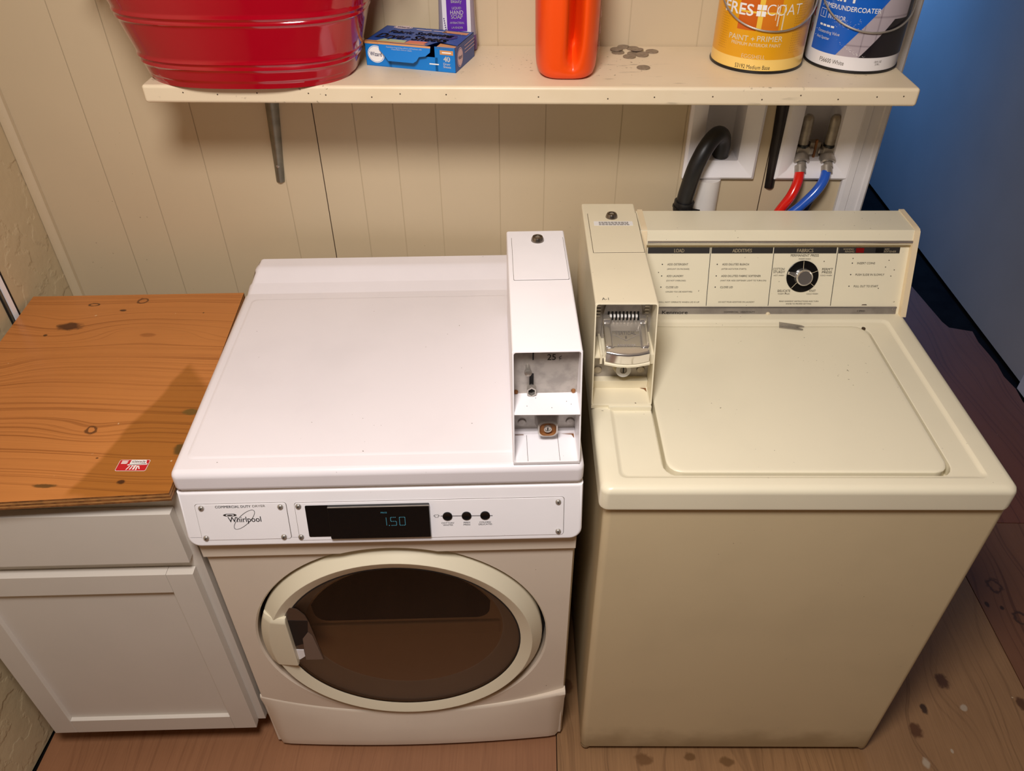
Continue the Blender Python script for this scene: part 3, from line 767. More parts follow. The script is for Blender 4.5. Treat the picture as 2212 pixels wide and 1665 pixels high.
    # upper plate, shelf, lower plate
    b = MB(); b.box(.5690,.6740,.078,.081,1.014,1.117,'zinc'); W = Frame((0,.078,0),(1,0,0),(0,0,1))
    Z = lambda u, v: W(u,v,.0003)
    b.dec([(.5995,1.085),(.6018,1.085),(.6018,1.112),(.5995,1.112)], Z, 'dark'); b.text('25', .6300,1.0905,.0120,Z,'ink','C',.01,sx=.9); b.text('¢', .6440,1.0905,.0090,Z,'ink','C',0,sx=.9)
    b.dec([(.5950,1.031),(.6020,1.031),(.6020,1.058),(.5950,1.058)], Z, 'dark')
    for u in (.573,.668): b.lathe([(.004,0),(.003,.003),(0,.0035)], 'rust', Frame((u,.078,1.020),(1,0,0),(0,0,1)), 10)
    for r in ((.655,1.022),(.668,1.022),(.670,1.029),(.657,1.029)): pass
    b.build('coin_plate', cb)
    b = MB(); f = Frame((.5920,.078,1.0735),(1,0,0),(0,0,1)); b.lathe([(.0035,0),(.0035,.012),(.0055,.014),(.0062,.018),(.0055,.021),(0,.022)], 'steel', f, 20); b.build('return_button', cb)
    b = MB(); f = Frame((.5985,.078,1.026),(1,0,0),(0,0,1))
    hx = [(math.cos(R(60*i+90))*.0085, math.sin(R(60*i+90))*.0105) for i in range(6)]
    b.loft([[f(u,v,h) for u,v in [(p[0]*k,p[1]*k) for p in hx]] for k, h in ((1,0),(1,.010),(.72,.010),(.66,.003))], 'steel', False, False); b.dec([(p[0]*.66,p[1]*.66) for p in hx], lambda u,v: f(u,v,.003), 'dark'); b.build('return_cup', cb)
    b = MB(); b.add([(.5690,.024,1.0162),(.6742,.022,1.0162),(.6742,.080,1.0162),(.5690,.080,1.0162)], [(0,1,2,3)], 'white_plastic')
    b.add([(.5690,.026,1.0132),(.6742,.024,1.0132),(.6742,.080,1.0132),(.5690,.080,1.0132)], [(3,2,1,0)], 'white_plastic')
    b.add([(.5690,.024,1.0162),(.6742,.022,1.0162),(.6742,.024,1.0132),(.5690,.026,1.0132)], [(3,2,1,0)], 'white_plastic')
    for u, v in ((.590,.045),(.605,.065),(.630,.04),(.655,.055),(.662,.048)): b.dec(circ(u,v,.0008,6), lambda a,c: (a,c,1.0165), 'seam')
    b.build('coin_shelf', cb)
    b = MB(); b.box(.5690,.6740,.078,.081,.931,1.0125,'zinc'); b.box(.5690,.6740,.070,.079,.930,.9375,'white_plastic',.001)
    for u in (.5835,.6655): b.lathe([(.0075,0),(.0065,.003),(.003,.0035),(0,.0025)], 'zinc', Frame((u,.078,.953),(1,0,0),(0,0,1)), 18)
    b.dec([(.569,.0698),(.586,.0698),(.586,.0685),(.569,.0685)], lambda u,v: (u,v,.9310), 'rust'); b.dec([(.650,.0698),(.673,.0698),(.673,.055),(.668,.0675)], lambda u,v: (u,v,.9310), 'rust')
    for u in (.5905,.6435): b.dec([(u,.005),(u+.0006,.005),(u+.0006,.068),(u,.068)], lambda a,c: (a,c,.9311), 'seam')
    b.build('vault_plate', cb)
    b = MB(); f = Frame((.6255,.078,.962),(1,0,0),(0,0,1))
    def L(d, h): return [f(u,v,h) for u,v in rrect(-.0165+d,.0165-d,-.0165+d,.0165-d,.010,5)]
    b.loft([L(-.004,0),L(0,.018),L(0,.030),L(.0025,.031)], 'steel'); b.loft([L(.0025,.031),L(.004,.026)], 'rust', False, True)
    b.lathe([(.0065,.0265),(.0065,.031),(.0050,.031),(.0045,.029),(0,.029)], 'steel', f, 18); b.dec([(-.001,-.004),(.001,-.004),(.001,.004),(-.001,.004)], lambda u,v: f(u,v,.0292), 'dark'); b.build('vault_lock', cb)
build_dryer()

# ------------------------------------------------------------------ washer
def build_washer():
    t = thing('washing_machine', 'almond beige top loading coin washer on the right', 'washer', (.7088,-.7280,0), .0193)
    E, B = 'almond', 'almond_body'
    b = MB()
    def ring(x0,x1,y0,y1,z,r=.014): return [(u,v,z) for u,v in rrect(x0,x1,y0,y1,r,5)]
    b.loft([ring(.0150,.6860,.0140,.640,.022),ring(.0135,.6870,.0120,.640,.028),ring(.0120,.6880,.0115,.640,.35),ring(.0100,.6890,.0110,.640,.857)], B, True, True)
    for x in (.026,.675): b.lathe([(.012,.0235),(.012,.014),(.008,.008),(0,.008)], B, Frame((x,.026,0),(1,0,0),(0,1,0)), 14)
    b.build('body', t)
    for x, y in ((.06,.06),(.63,.06),(.06,.58),(.63,.58)):
        b = MB(); b.lathe([(.016,0),(.016,.01),(.009,.014),(.009,.03)], 'black', Frame((x,y,0),(1,0,0),(0,1,0)), 14, True, True); b.build('foot', t)
    # top panel with raised rim and lid trench
    b = MB(); X1, Y1 = .6840, .648
    def T(d, z, r=.016): return ring(d,X1-d,d,Y1-d*.2,z,r)
    lid = (.1150,.5860,.0410,.4640)
    def Lr(d, z, r=.030): return ring(lid[0]-d,lid[1]+d,lid[2]-d,lid[3]+d,z,r)
    def In(d, z): return ring(.0345+d,.6400-d,.0290+d,.486-d,z,.012)
    b.loft([T(.004,.8590),T(.0005,.8610),T(0,.8660),T(0,.8960),T(.002,.9030),T(.007,.9075),T(.014,.9090),In(-.003,.9090),In(-.001,.9085),In(.002,.9062),In(.0045,.9050),In(.007,.9047),Lr(.0085,.9047),Lr(.0065,.9035),Lr(.0058,.8830)], E, True, True)
    b.build('top_panel', t)
    b = MB()
    def Ld(d, z, r=.028): return ring(lid[0]+d,lid[1]-d,lid[2]+d,lid[3]-d,z,r)
    b.loft([Ld(0,.8835),Ld(0,.9060),Ld(.0012,.9078),Ld(.004,.9088),Ld(.010,.9090)], E, True, True)
    b.build('lid', t)
    b = MB(); b.lathe([(.004,0),(.004,.002),(0,.002)], 'seam', Frame((lid[1]-.004,lid[3]-.006,.9060),(1,0,0),(0,1,0)), 8); b.build('lid_bumper', t)
    # console
    O, V = Vector((0,.511,.909)), Vector((0,.0585,.168)).normalized(); F = Frame(O,(1,0,0),V)
    def vn(x, v, n): return F(x,v,n)
    con = MB()
    def prof(x): return [vn(x,-.0045,0),vn(x,.1414,0),vn(x,.1470,.0085),vn(x,.1560,.0105),vn(x,.1770,.0105),Vector((x,.590,1.0800)),Vector((x,.645,1.0795)),Vector((x,.645,.9085)),Vector((x,.520,.9085))]
    con.loft([prof(.1150),prof(.6730)], E, True, True)
    K, S = 'ink', 'ink_soft'
    P = lambda u, v: F(u,v,.0006)
    for u0, u1 in ((.1345,.2620),(.2660,.3928),(.3955,.5240),(.5278,.6540)):
        con.slab([(u0,.1275),(u1,.1275),(u1,.1400),(u0,.1400)], F, 0, .0004, K)
    for u in (.2635,.3945,.5262): con.slab([(u,.0165),(u+.0011,.0165),(u+.0011,.1400),(u,.1400)], F, 0, .0005, K)
    tx = lambda s, u, v, h, m=S, a='L', w=None, bo=.004: con.text(s, u, v, h, P, m, a, bo, sx=1.12, width=w)
    for s, u in (('LOAD',.1990),('ADDITIVES',.3290),('FABRICS',.4590)): tx(s, u, .1337, .0075, 'cream_ink', 'C', {'LOAD':.0205,'ADDITIVES':.040,'FABRICS':.0335}[s], .02)
    def bullet(u, v): con.dec(circ(u,v,.0013,8), P, K)
    for v, a, c, w, w2 in ((.1050,'ADD DETERGENT','(AMOUNT ON PACKAGE)',.0430,.0465),(.0805,'ADD LAUNDRY','(DO NOT OVERLOAD)',.0350,.0405),(.0567,'CLOSE LID','(UNLESS YOU USE ADDITIVES)',.0255,.0560)):
        bullet(.1660,v); tx(a,.1765,v,.0044,w=w); tx(c,.1765,v-.0098,.0030,w=w2)
    tx('WASHER WILL NOT OPERATE WHEN LID IS UP',.1415,.0245,.0030,w=.1075)
    for v, a, c, w, w2 in ((.1050,'ADD DILUTED BLEACH','(AFTER AGITATOR STARTS)',.0555,.0520),(.0805,'ADD DILUTED FABRIC SOFTENER',"(WAIT FOR 'ADD SOFTENER' LIGHT TO TURN ON)",.0825,.0960),(.0567,'CLOSE LID','',.0265,0)):
        bullet(.2800,v); tx(a,.2905,v,.0044,w=w)
        if c: tx(c,.2895,v-.0098,.0030,w=w2)
    tx('DO NOT POUR ADDITIVES ON LAUNDRY',.2895,.0247,.0030,w=.0760)
    tx('PERMANENT PRESS',.4595,.1235,.0052,S,'C',.0580); tx('WARM WASH',.4600,.1162,.0028,S,'C',.0250)
    tx('COTTON/',.3970,.0950,.0050,S,'L',.0245); tx('STURDY',.3985,.0888,.0050,S,'L',.0240); tx('HOT WASH',.4000,.0815,.0028,S,'L',.0210)
    tx("PERM'T",.4990,.0945,.0050,S,'L',.0225); tx('PRESS',.4995,.0883,.0050,S,'L',.0205); tx('COLD WASH',.4970,.0815,.0028,S,'L',.0240)
    tx('DELICATE',.4250,.0488,.0050,S,'C',.0265); tx('WARM WASH',.4250,.0422,.0028,S,'C',.0250)
    tx('KNIT',.4850,.0488,.0050,S,'C',.0130); tx('COLD WASH',.4850,.0422,.0028,S,'C',.0240)
    tx('READ GARMENT INSTRUCTIONS AND TURN',.4590,.0262,.0029,S,'C',.0830); tx('KNOB TO PROPER SETTING',.4590,.0208,.0029,S,'C',.0530)
    Pc = lambda u, v: F(u,v,.0009)
    con.text('WASHING/',.5480,.1365,.0038,Pc,'cream_ink','C',.015,width=.0220); con.text('RINSING',.5510,.1315,.0038,Pc,'cream_ink','C',.015,width=.0190)
    con.text('ADD',.6270,.1365,.0038,Pc,'cream_ink','C',.015,width=.0095); con.text('SOFTENER',.6340,.1315,.0038,Pc,'cream_ink','C',.015,width=.0250)
    con.slab([(.5635,.1290),(.5800,.1290),(.5800,.1388),(.5635,.1388)], F, .0004, .0012, 'red_lens'); con.slab([(.6040,.1290),(.6200,.1290),(.6200,.1388),(.6040,.1388)], F, .0004, .0012, 'black')
    for v, a, w in ((.1072,'INSERT COINS',.0370),(.0831,'PUSH SLIDE IN SLOWLY',.0600),(.0585,'PULL OUT TO START',.0510)):
        bullet(.5600,v); tx(a,.5700,v,.0044,w=w)
    for u, v in ((.6300,.0990),(.6490,.0930),(.6220,.0540),(.5600,.1170),(.6350,.1130),(.4290,.0440),(.5010,.1110),(.6440,.0800),(.1590,.0880)): con.dec(circ(u,v,.0011,7), P, 'seam')
    con.dec([(.592,.0175),(.604,.0175),(.602,.0195),(.594,.0192)], P, 'seam')
    co = con.build('console', t)
    s = MB(); s.tube([F(.1310,.1525,.0095),F(.6720,.1525,.0095)], .0036, 'chrome', 16)
    s.slab([(.1310,.1425),(.6720,.1425),(.6720,.1462),(.1310,.1462)], Frame(F(0,0,.0045),F.U,F.V), 0, .0010, 'trim_reflect'); s.build('top_trim', co)
    s = MB(); s.slab([(.1300,-.0050),(.6660,-.0050),(.6660,.0150),(.1300,.0150)], F, 0, .0030, 'chrome_dull', .0008)
    s.slab([(.1300,.0125),(.6660,.0125),(.6660,.0150),(.1300,.0150)], F, .0030, .0040, 'chrome'); s.slab([(.1300,-.0050),(.6660,-.0050),(.6660,-.0025),(.1300,-.0025)], F, .0030, .0040, 'chrome')
    Q = lambda u, v: F(u,v,.0033)
    s.text('Kenmore',.1985,.0030,.0072,Q,'ink','C',.022,width=.0540); s.text('COMMERCIAL',.3180,.0036,.0034,Q,'ink_soft','C',.01,width=.0310); s.text('HEAVY DUTY',.3530,.0036,.0034,Q,'ink_soft','C',.01,width=.0300); s.text('2 SPEED',.5920,.0058,.0036,Q,'ink_soft','C',.01,width=.0170)
    s.lathe([(.0030,0),(.0026,.0015),(0,.002)], 'steel', Frame(F(.6600,.0085,.003),F.U,F.V), 12)
    s.lathe([(.0048,0),(.0042,.0025),(.002,.0035),(0,.0035)], 'cream_ink', Frame(F(.3960,-.0010,.003),F.U,F.V), 12)
    for i in range(3): pass
    s.build('name_strip', co)
    for x0, x1 in ((.1180,.1290),(.6725,.6840)):
        s = MB(); pr = [(-.0050,.0125),(.1735,.0125)]
        def cap(x): return [vn(x,-.0055,.0125),vn(x,.1735,.0125),vn(x,.1790,.0080),Vector((x,.578,1.0815)),Vector((x,.648,1.0815)),Vector((x,.648,.9085)),Vector((x,.515,.9085))]
        s.loft([[q+Vector((.0008,0,0)) for q in cap(x0)] if 0 else cap(x0), cap(x1)], 'almond_cap', True, True); s.build('end_cap', co)
    # dial
    s = MB(); fd = Frame(F(.4597,.0795,0),F.U,F.V); s.lathe([(.0332,0),(.0332,.0020),(.0324,.0026),(0,.0032)], 'black', fd, 48)
    for a in (92,22,-38,-130,172): 
        ca, sa = math.cos(R(a)), math.sin(R(a)); s.dec([(ca*.013-sa*.0004,sa*.013+ca*.0004),(ca*.0322-sa*.0004,sa*.0322+ca*.0004),(ca*.0322+sa*.0004,sa*.0322-ca*.0004),(ca*.013+sa*.0004,sa*.013-ca*.0004)], lambda u,v: fd(u,v,.0029), 'cream_ink')
    d = s.build('dial', co)
    s = MB(); s.lathe([(.0180,.0030),(.0175,.0140),(.0165,.0170),(.0150,.0185),(.0140,.0170),(0,.0168)], 'chrome', fd, 40)
    ca, sa = math.cos(R(165)), math.sin(R(165)); fp = Frame(fd(0,0,0), F.U*ca+F.V*sa, F.V*ca-F.U*sa)
    s.slab([(.010,-.0068),(.0325,-.0026),(.0325,.0026),(.010,.0068)], fp, .0035, .0095, 'chrome', .0018); s.build('dial_knob', co)
    # coin box
    x0, x1 = -.0015, .1090
    cb = coin_case(x0,x1,.2045,.2585,.9130,1.100,.636,.098,'almond_old','coin_box',t)
    b = MB(); b.box(.030,.1085,.2005,.40,.9046,.9138,'almond',.001); b.box(x0+.0005,.031,.2045,.635,.9072,.9135,'almond_old'); b.box(.031,x1-.0005,.30,.635,.9060,.9135,'almond_old'); b.build('coin_box_base', cb)
    b = MB(); b.slab([(.0080,.4310),(.1060,.4325),(.1085,.5930),(.0078,.5915)], FXY(1.0995), 0, .0009, 'seam'); b.slab([(.0088,.4318),(.1052,.4333),(.1077,.5922),(.0086,.5907)], FXY(1.0995), 0, .0018, 'almond_old', .0004)
    b.slab(rrect(.0180,.0960,.5380,.5560,.001,2), FXY(1.1012), 0, .0003, 'white_ink')
    for k in range(3):
        u = .028
        while u < .086:
            l = random.uniform(.003,.008); b.dec([(u,.5525-k*.0050),(u+l,.5525-k*.0050),(u+l,.5500-k*.0050),(u,.5500-k*.0050)], lambda u,v: (u,v,1.1017), 'ink_soft'); u += l+.0012
    b.build('service_door', cb)
    b = MB(); f = Frame((.0560,.5750,1.1008),(1,0,0),(0,1,0)); b.lathe([(.0125,0),(.0115,.005),(.0095,.0085),(.0060,.0095),(.0055,.0070),(0,.0070)], 'lock_metal', f, 24); b.lathe([(.0052,.0072),(.0042,.0082),(0,.0082)], 'brass_grey', f, 16); b.build('service_lock', cb)
    b = MB(); b.text('A-1', .0170,.2720,.0080, lambda u,v: (u,v,1.1003), 'ink','C',0,width=.012); mk = b.build('marker_writing', cb)
    # coin mechanism
    Y = .300
    b = MB(); b.box(.0015,.1060,Y,Y+.003,1.000,1.097,'zinc'); b.slab([(.018,.998),(.090,.998),(.090,1.050),(.084,1.085),(.024,1.085),(.018,1.050)], FXZ(Y), 0, .006, 'zinc', .0015)
    for u, v in ((.032,1.076),(.054,1.079),(.077,1.076),(.050,1.008),(.075,1.008)): b.lathe([(.0030,0),(.0020,.0015),(0,.001)], 'steel', Frame((u,Y-.006,v),(1,0,0),(0,0,1)), 10)
    for k in range(9): b.dec([(.0265+k*.0066,1.030),(.0300+k*.0066,1.030),(.0300+k*.0066,1.0595),(.0265+k*.0066,1.0595)], lambda u,v: (u,Y-.0063,v), 'dark')
    for u0 in (.006,.093):
        for k in range(6): b.box(u0,u0+.008,Y-.002,Y,1.045+k*.007,1.048+k*.007,'steel')
    b.build('coin_plate', cb)
    # slide: two rails, tray with raised arrow, toothed back, front bar
    s = MB(); zt = 1.028
    for u0, u1 in ((.0180,.0300),(.0830,.0950)):
        s.box(u0,u1,.2320,Y-.006,zt-.014,zt+.004,'chrome',.003); s.box(u0-.001,u1+.001,Y-.020,Y-.008,zt-.006,zt+.010,'chrome',.002)
    s.box(.0300,.0830,.2330,Y-.007,zt-.012,zt-.004,'chrome_dull',.001)
    s.slab([(.0320,.2360),(.0810,.2360),(.0810,.2700),(.0320,.2700)], FXY(zt-.0042), 0, .0012, 'chrome', .0006)
    fz = lambda u, v: (u,v,zt-.0026)
    s.text('VERTICAL', .0565,.2650,.0062,fz,'zinc','C',.01,width=.036); s.text('8', .0565,.2565,.0055,fz,'zinc','C',.01)
    for a, c in (((.034,.2625),(.0565,.2500)),((.0565,.2500),(.079,.2625))):
        a, c = Vector(a), Vector(c); d = (c-a).normalized(); q = Vector((-d.y,d.x))*.0004; s.dec([tuple(a-q),tuple(c-q),tuple(c+q),tuple(a+q)], fz, 'zinc')
    for k in range(8): s.dec([(.0405+k*.004,.2395),(.0435+k*.004,.2395),(.0435+k*.004,.2425),(.0405+k*.004,.2425)], fz, 'zinc')
    for k in range(8): s.box(.0300+k*.0066,.0333+k*.0066,Y-.0125,Y-.006,zt-.010,zt+.008,'steel',.0005); 
    for k in range(8): s.box(.0298+k*.0066,.0336+k*.0066,Y-.0128,Y-.0085,zt+.007,zt+.0105,'white_ink',.0004)
    bar = [(.0185,.2325),(.0300,.2335),(.0330,.2365),(.0800,.2365),(.0830,.2335),(.0945,.2325),(.0945,.2230),(.0750,.2185),(.0565,.2172),(.0380,.2185),(.0185,.2230)]
    s.slab(list(reversed(bar)), FXY(zt-.018), 0, .020, 'chrome', .0035, 3)
    s.slab([(u,v) for u,v in reversed([(.0165,.2330),(.0965,.2330),(.0965,.2215),(.0750,.2170),(.0565,.2157),(.0380,.2170),(.0165,.2215)])], FXY(zt-.024), 0, .004, 'almond_old', .001)
    s.v = [(x_, .294-(.294-y_)*1.16, z_+(y_-.225)*.26) for x_, y_, z_ in s.v]
    s.build('coin_slide', cb)
    b = MB(); b.box(.0015,.1060,.2365,Y,.9975,1.0000,'almond_old'); b.box(.0120,.0160,.2360,Y,.985,1.006,'almond_old'); b.box(.0975,.1060,.2300,Y,.990,1.010,'almond_old'); b.build('coin_shelf', cb)
    b = MB(); b.box(.0015,.1060,.2660,.2690,.930,.9975,'zinc'); b.box(.0015,.1060,.2520,.2690,.9150,.9330,'almond_old',.001)
    for u in (.0130,.0925): b.lathe([(.0078,0),(.0068,.003),(.003,.0035),(0,.0025)], 'brass_grey', Frame((u,.2660,.950),(1,0,0),(0,0,1)), 18)
    b.dec([(.092,.2515),(.1055,.2515),(.1055,.2360),(.1000,.2480)], lambda u,v: (u,v,.9165), 'rust'); b.build('vault_plate', cb)
    b = MB(); f = Frame((.0570,.2660,.9600),(1,0,0),(0,.25,1)); b.lathe([(.0180,0),(.0150,.012),(.0140,.024)], 'almond_old', f, 24); b.lathe([(.0140,.024),(.0135,.0255),(.0068,.0258),(.0064,.0230)], 'white_ink', f, 24); b.lathe([(.0066,.0235),(0,.0238)], 'chrome_dull', f, 16); b.dec([(-.001,-.0055),(.001,-.0055),(.001,.0055),(-.001,.0055)], lambda u,v: f(u,v,.0242), 'dark'); b.build('vault_lock', cb)
build_washer()

# ------------------------------------------------------------------ things on the shelf
def build_tub():
    t = thing('oval_tub', 'glossy red oval metal tub at the left end of the shelf', 'tub', (.087,-.146,ZS))
    b = MB(); n = 96; zs = []
    H = .20
    def out(a, c, y):
        return [(a*math.copysign(abs(math.cos(q))**.74, math.cos(q)), c*math.copysign(abs(math.sin(q))**.74, math.sin(q)), y) for q in [2*math.pi*i/n for i in range(n)]]
    rings = []
    for k in range(81):
        z = H*k/80; f = z/H; rib = 0
        for zr in (.033,.043,.106,.116,.178): rib += .0028*math.exp(-((z-zr)/.0026)**2)
        lo = .0 if z > .010 else -.002
        rings.append(out(.182+.060*f+rib+lo, .1160+.024*f+rib+lo, z))
    rings.append(out(.250,.1430,H+.003)); rings.append(out(.246,.1395,H+.005)); rings.append(out(.243,.137,H-.002)); rings.append(out(.185,.114,.006))
    b.loft(rings, 'tub_red', True, True); b.build('body', t)
    for s in (-1,1):
        h = MB(); h.tube([(s*.244,-.04,H-.02),(s*.262,-.038,H-.02),(s*.272,-.02,H-.028),(s*.274,0,H-.03),(s*.272,.02,H-.028),(s*.262,.038,H-.02),(s*.244,.04,H-.02)], .004, 'tub_red', 10, True, 4); h.build('handle', t)
build_tub()

def build_sheet_box():
    t = thing('dryer_sheet_box', 'open blue and white dryer sheet carton lying flat beside the red tub', 'box', (.2845,-.1265,ZS), math.atan2(-.0452,.1676))
    L, D, H = .1735, .104, .0425
    blue = plain('carton_blue', (0,118,200), .4); deep = plain('carton_deep_blue', (32,74,150), .4); gold = plain('carton_gold', (206,146,92), .45); dk = plain('carton_dark_blue', (40,36,110), .45); pink = plain('carton_pale', (214,196,204), .5); gr = plain('carton_inside', (120,110,104), .7)
    b = MB(); w = .0008
    b.box(0,L,0,D,0,w,blue); b.box(0,L,D-w,D,0,H,deep); b.box(0,w,0,D,0,H,deep); b.box(L-w,L,0,D,0,H,deep)
    # front: lower strip, left block, right block
    b.box(0,.050,0,w,0,H,blue); b.box(.135,L,0,w,0,H,blue); b.box(.045,.140,0,w,0,.024,blue)
    # top, cut back on the right where it was torn open
    fx = Frame((0,0,H),(1,0,0),(0,1,0))
    b.slab([(0,0),(.118,0),(.128,.022),(.134,.030),(L,.016),(L,D),(0,D)], fx, -w, 0, deep)
    b.slab([(.137,0),(L,0),(L,.016),(.137,.026)], fx, -w-.0015, -.0015, gold)
    F = Frame((0,-.0003,0),(1,0,0),(0,0,1)); T = Frame((0,0,H+.0003),(1,0,0),(0,1,0)); S = Frame((L+.0003,0,0),(0,1,0),(0,0,1))
    pf = lambda k: (lambda u, v: F(u,v,k)); pt = lambda k: (lambda u, v: T(u,v,k)); ps = lambda k: (lambda u, v: S(u,v,k))
    # front print
    for r, m, k in ((.0165,'white_ink',.0001),(.0153,blue,.0003),(.0146,'white_ink',.0005)): b.dec(circ(.021,.021,r,28,r*.92), pf(k), m)
    b.text('Wizard',.0205,.0215,.0075,pf(.0007),dk,'C',.02,width=.023)
    b.dec([(0,H-.004),(.05,H-.004),(.05,H),(0,H)], pf(.0001), gold)
    b.dec([(.145,.030),(.170,.030),(.170,.0375),(.145,.0375)], pf(.0001), gold); b.dec([(.149,.0327),(.166,.0327),(.166,.0347),(.149,.0347)], pf(.0003), 'white_ink')
    b.text('40',.1575,.0230,.0090,pf(.0002),'white_ink','C',.05); b.text('Dryer',.1575,.0145,.0040,pf(.0002),'white_ink','C',.03); b.text('Sheets',.1575,.0095,.0040,pf(.0002),'white_ink','C',.03); b.dec([(.124,.0115),(.142,.0115),(.142,.0135),(.124,.0135)], pf(.0002), 'white_ink')
    # top print
    for r, m, k in ((.0170,pink,.0001),(.0155,deep,.0003),(.0148,pink,.0005)): b.dec(circ(.036,.097,r*1.1,28,r*.62), pt(k), m)
    b.text('Wizard',.036,.097,.0085,pt(.0007),dk,'C',.02,width=.024)
    for s, u, v, h, wd in (('Fabric Softening',.085,.068,.0165,.125),('Dryer Sheets',.078,.040,.0270,.135)):
        b.text(s,u,v,h,pt(.0002),dk,'C',.055,width=wd*1.02,shear=.2); b.text(s,u,v,h,pt(.0006),pink,'C',.006,width=wd*.985,shear=.2)
    for k in range(2): b.dec([(.066+k*.034,.0875),(.096+k*.030,.0875),(.096+k*.030,.0915),(.066+k*.034,.0915)], pt(.0002), pink)
    b.dec([(.118,.085),(.168,.080),(.168,.094),(.122,.098)], pt(.0002), gold); b.dec([(.128,.050),(.150,.046),(.158,.058),(.152,.075),(.136,.072)], pt(.0002), dk)
    b.dec([(.02,.006),(.075,.006),(.075,.020),(.03,.022)], pt(.0001), plain('carton_green',(180,190,150),.5)); b.dec([(.075,.006),(.112,.006),(.115,.022),(.08,.022)], pt(.0001), plain('carton_coral',(214,120,96),.5)); b.dec([(0,0),(.116,0),(.118,.006),(0,.006)], pt(.0002), gold)
    for i in range(40):
        u, v = random.uniform(.01,.165), random.uniform(.03,.112); b.dec(circ(u,v,random.choice((.0006,.0009)),6), pt(.0003), pink)
    # side print
    for r, m, k in ((.0165,pink,.0001),(.0150,deep,.0003),(.0140,pink,.0005)): b.dec(circ(.024,.021,r*.95,28,r), ps(k), m)
    b.text('Wizard',.024,.0215,.007,ps(.0007),dk,'C',.01,width=.020)
    for i in range(3): b.dec([(.050,.034-i*.006),(.105,.034-i*.006),(.105,.0328-i*.006),(.050,.0328-i*.006)], ps(.0001), pink)
    b.build('carton', t)
    # flap hanging from the front edge of the top, pushed outwards
    f = MB(); ff = Frame((0,-.0004,H-.0005),(1,0,0),(0,.42,.9)); fl = [(.028,0),(.128,0),(.128,-.010),(.120,-.017),(.108,-.019),(.104,-.026),(.098,-.030),(.050,-.030),(.042,-.022),(.030,-.012)]
    f.slab(list(reversed(fl)), ff, 0, .0008, blue); f.dec([(.028,-.0032),(.128,-.0032),(.128,0),(.028,0)], lambda u,v: ff(u,v,.0010), gold)
    f.text('Experience long-lasting softness and freshness with',.078,-.0065,.0024,lambda u,v: ff(u,v,.0010),'white_ink','C',.01,width=.068); f.text('Wizard fabric softener sheets.',.074,-.0098,.0024,lambda u,v: ff(u,v,.0010),'white_ink','C',.01,width=.040)
    f.build('flap', t)
build_sheet_box()

def build_soap():
    t = thing('soap_bottle', 'clear liquid hand soap bottle with purple label behind the blue carton', 'bottle', (.4455,-.0245,ZS))
    g = G('clear_lavender_plastic'); cl = g.fin((.62,.56,.66,1), .12, trans=.55, ior=1.35)
    vio = plain('purple_label', (92,32,160), .45); wl = plain('label_paper', (222,220,226), .5); lav = plain('lavender_print', (62,44,110), .5)
    liquid = plain('purple_base', (96,66,120), .3)
    b = MB()
    def rg(hx, hy, z, r=.012): return [(u,v,z) for u,v in rrect(-hx,hx,-hy,hy,r,5)]
    b.loft([rg(.033,.018,0,.010),rg(.0365,.0215,.003)], liquid, True); b.loft([rg(.0365,.0215,.003),rg(.0372,.0222,.012),rg(.0360,.0215,.030)], liquid)
    b.loft([rg(.0360,.0215,.030),rg(.0345,.0205,.055),rg(.0330,.020,.10),rg(.0330,.020,.14),rg(.030,.019,.152),rg(.020,.016,.160,.010),rg(.014,.0139,.164,.0135),rg(.014,.0139,.170,.0135)], cl, False, True)
    b.build('body', t)
    p = MB(); Fp = Frame((0,-.0226,0),(1,0,0),(0,-.012,1)); Fp = Frame((0,-.0218,0),(1,0,0),(0,0.004,1))
    p.slab(rrect(-.0255,.0270,.018,.142,.003,3), Fp, .0008, .0014, wl); P = lambda u, v: Fp(u,v,.0017); Q = lambda u, v: Fp(u,v,.0020)
    p.slab(rrect(-.0175,.0200,.038,.135,.001,2), Fp, .0012, .0016, vio)
    for s, v, h, wd in (('Beauty',.0905,.0065,.0195),('LIQUID',.0785,.0045,.0170),('HAND',.0710,.0075,.0240),('SOAP',.0635,.0070,.0215),('ANTIBACTERIAL',.0530,.0035,.0270),('LAVENDER',.0445,.0038,.0210)): p.text(s,.0015,v,h,Q,'white_ink','C',.012,width=wd)
    for (u0,v0,du,dv) in ((-.0230,.060,.0006,-.0042),(.006,.037,.0021,-.0018),(.003,.034,.0022,-.0014)):
        for i in range(9): p.dec(circ(u0+du*i,v0+dv*i*.9,.0013,6), Q, lav)
    p.build('label_sticker', t)
    p = MB(); p.lathe([(.0150,.168),(.0150,.182),(.0080,.184),(.0055,.186),(.0055,.200),(.013,.201),(.013,.208),(0,.210)], 'white_plastic', FXY(), 20); p.tube([(0,0,.205),(0,-.02,.206),(0,-.036,.203)], .0045, 'white_plastic', 10); p.build('pump', t)
build_soap()

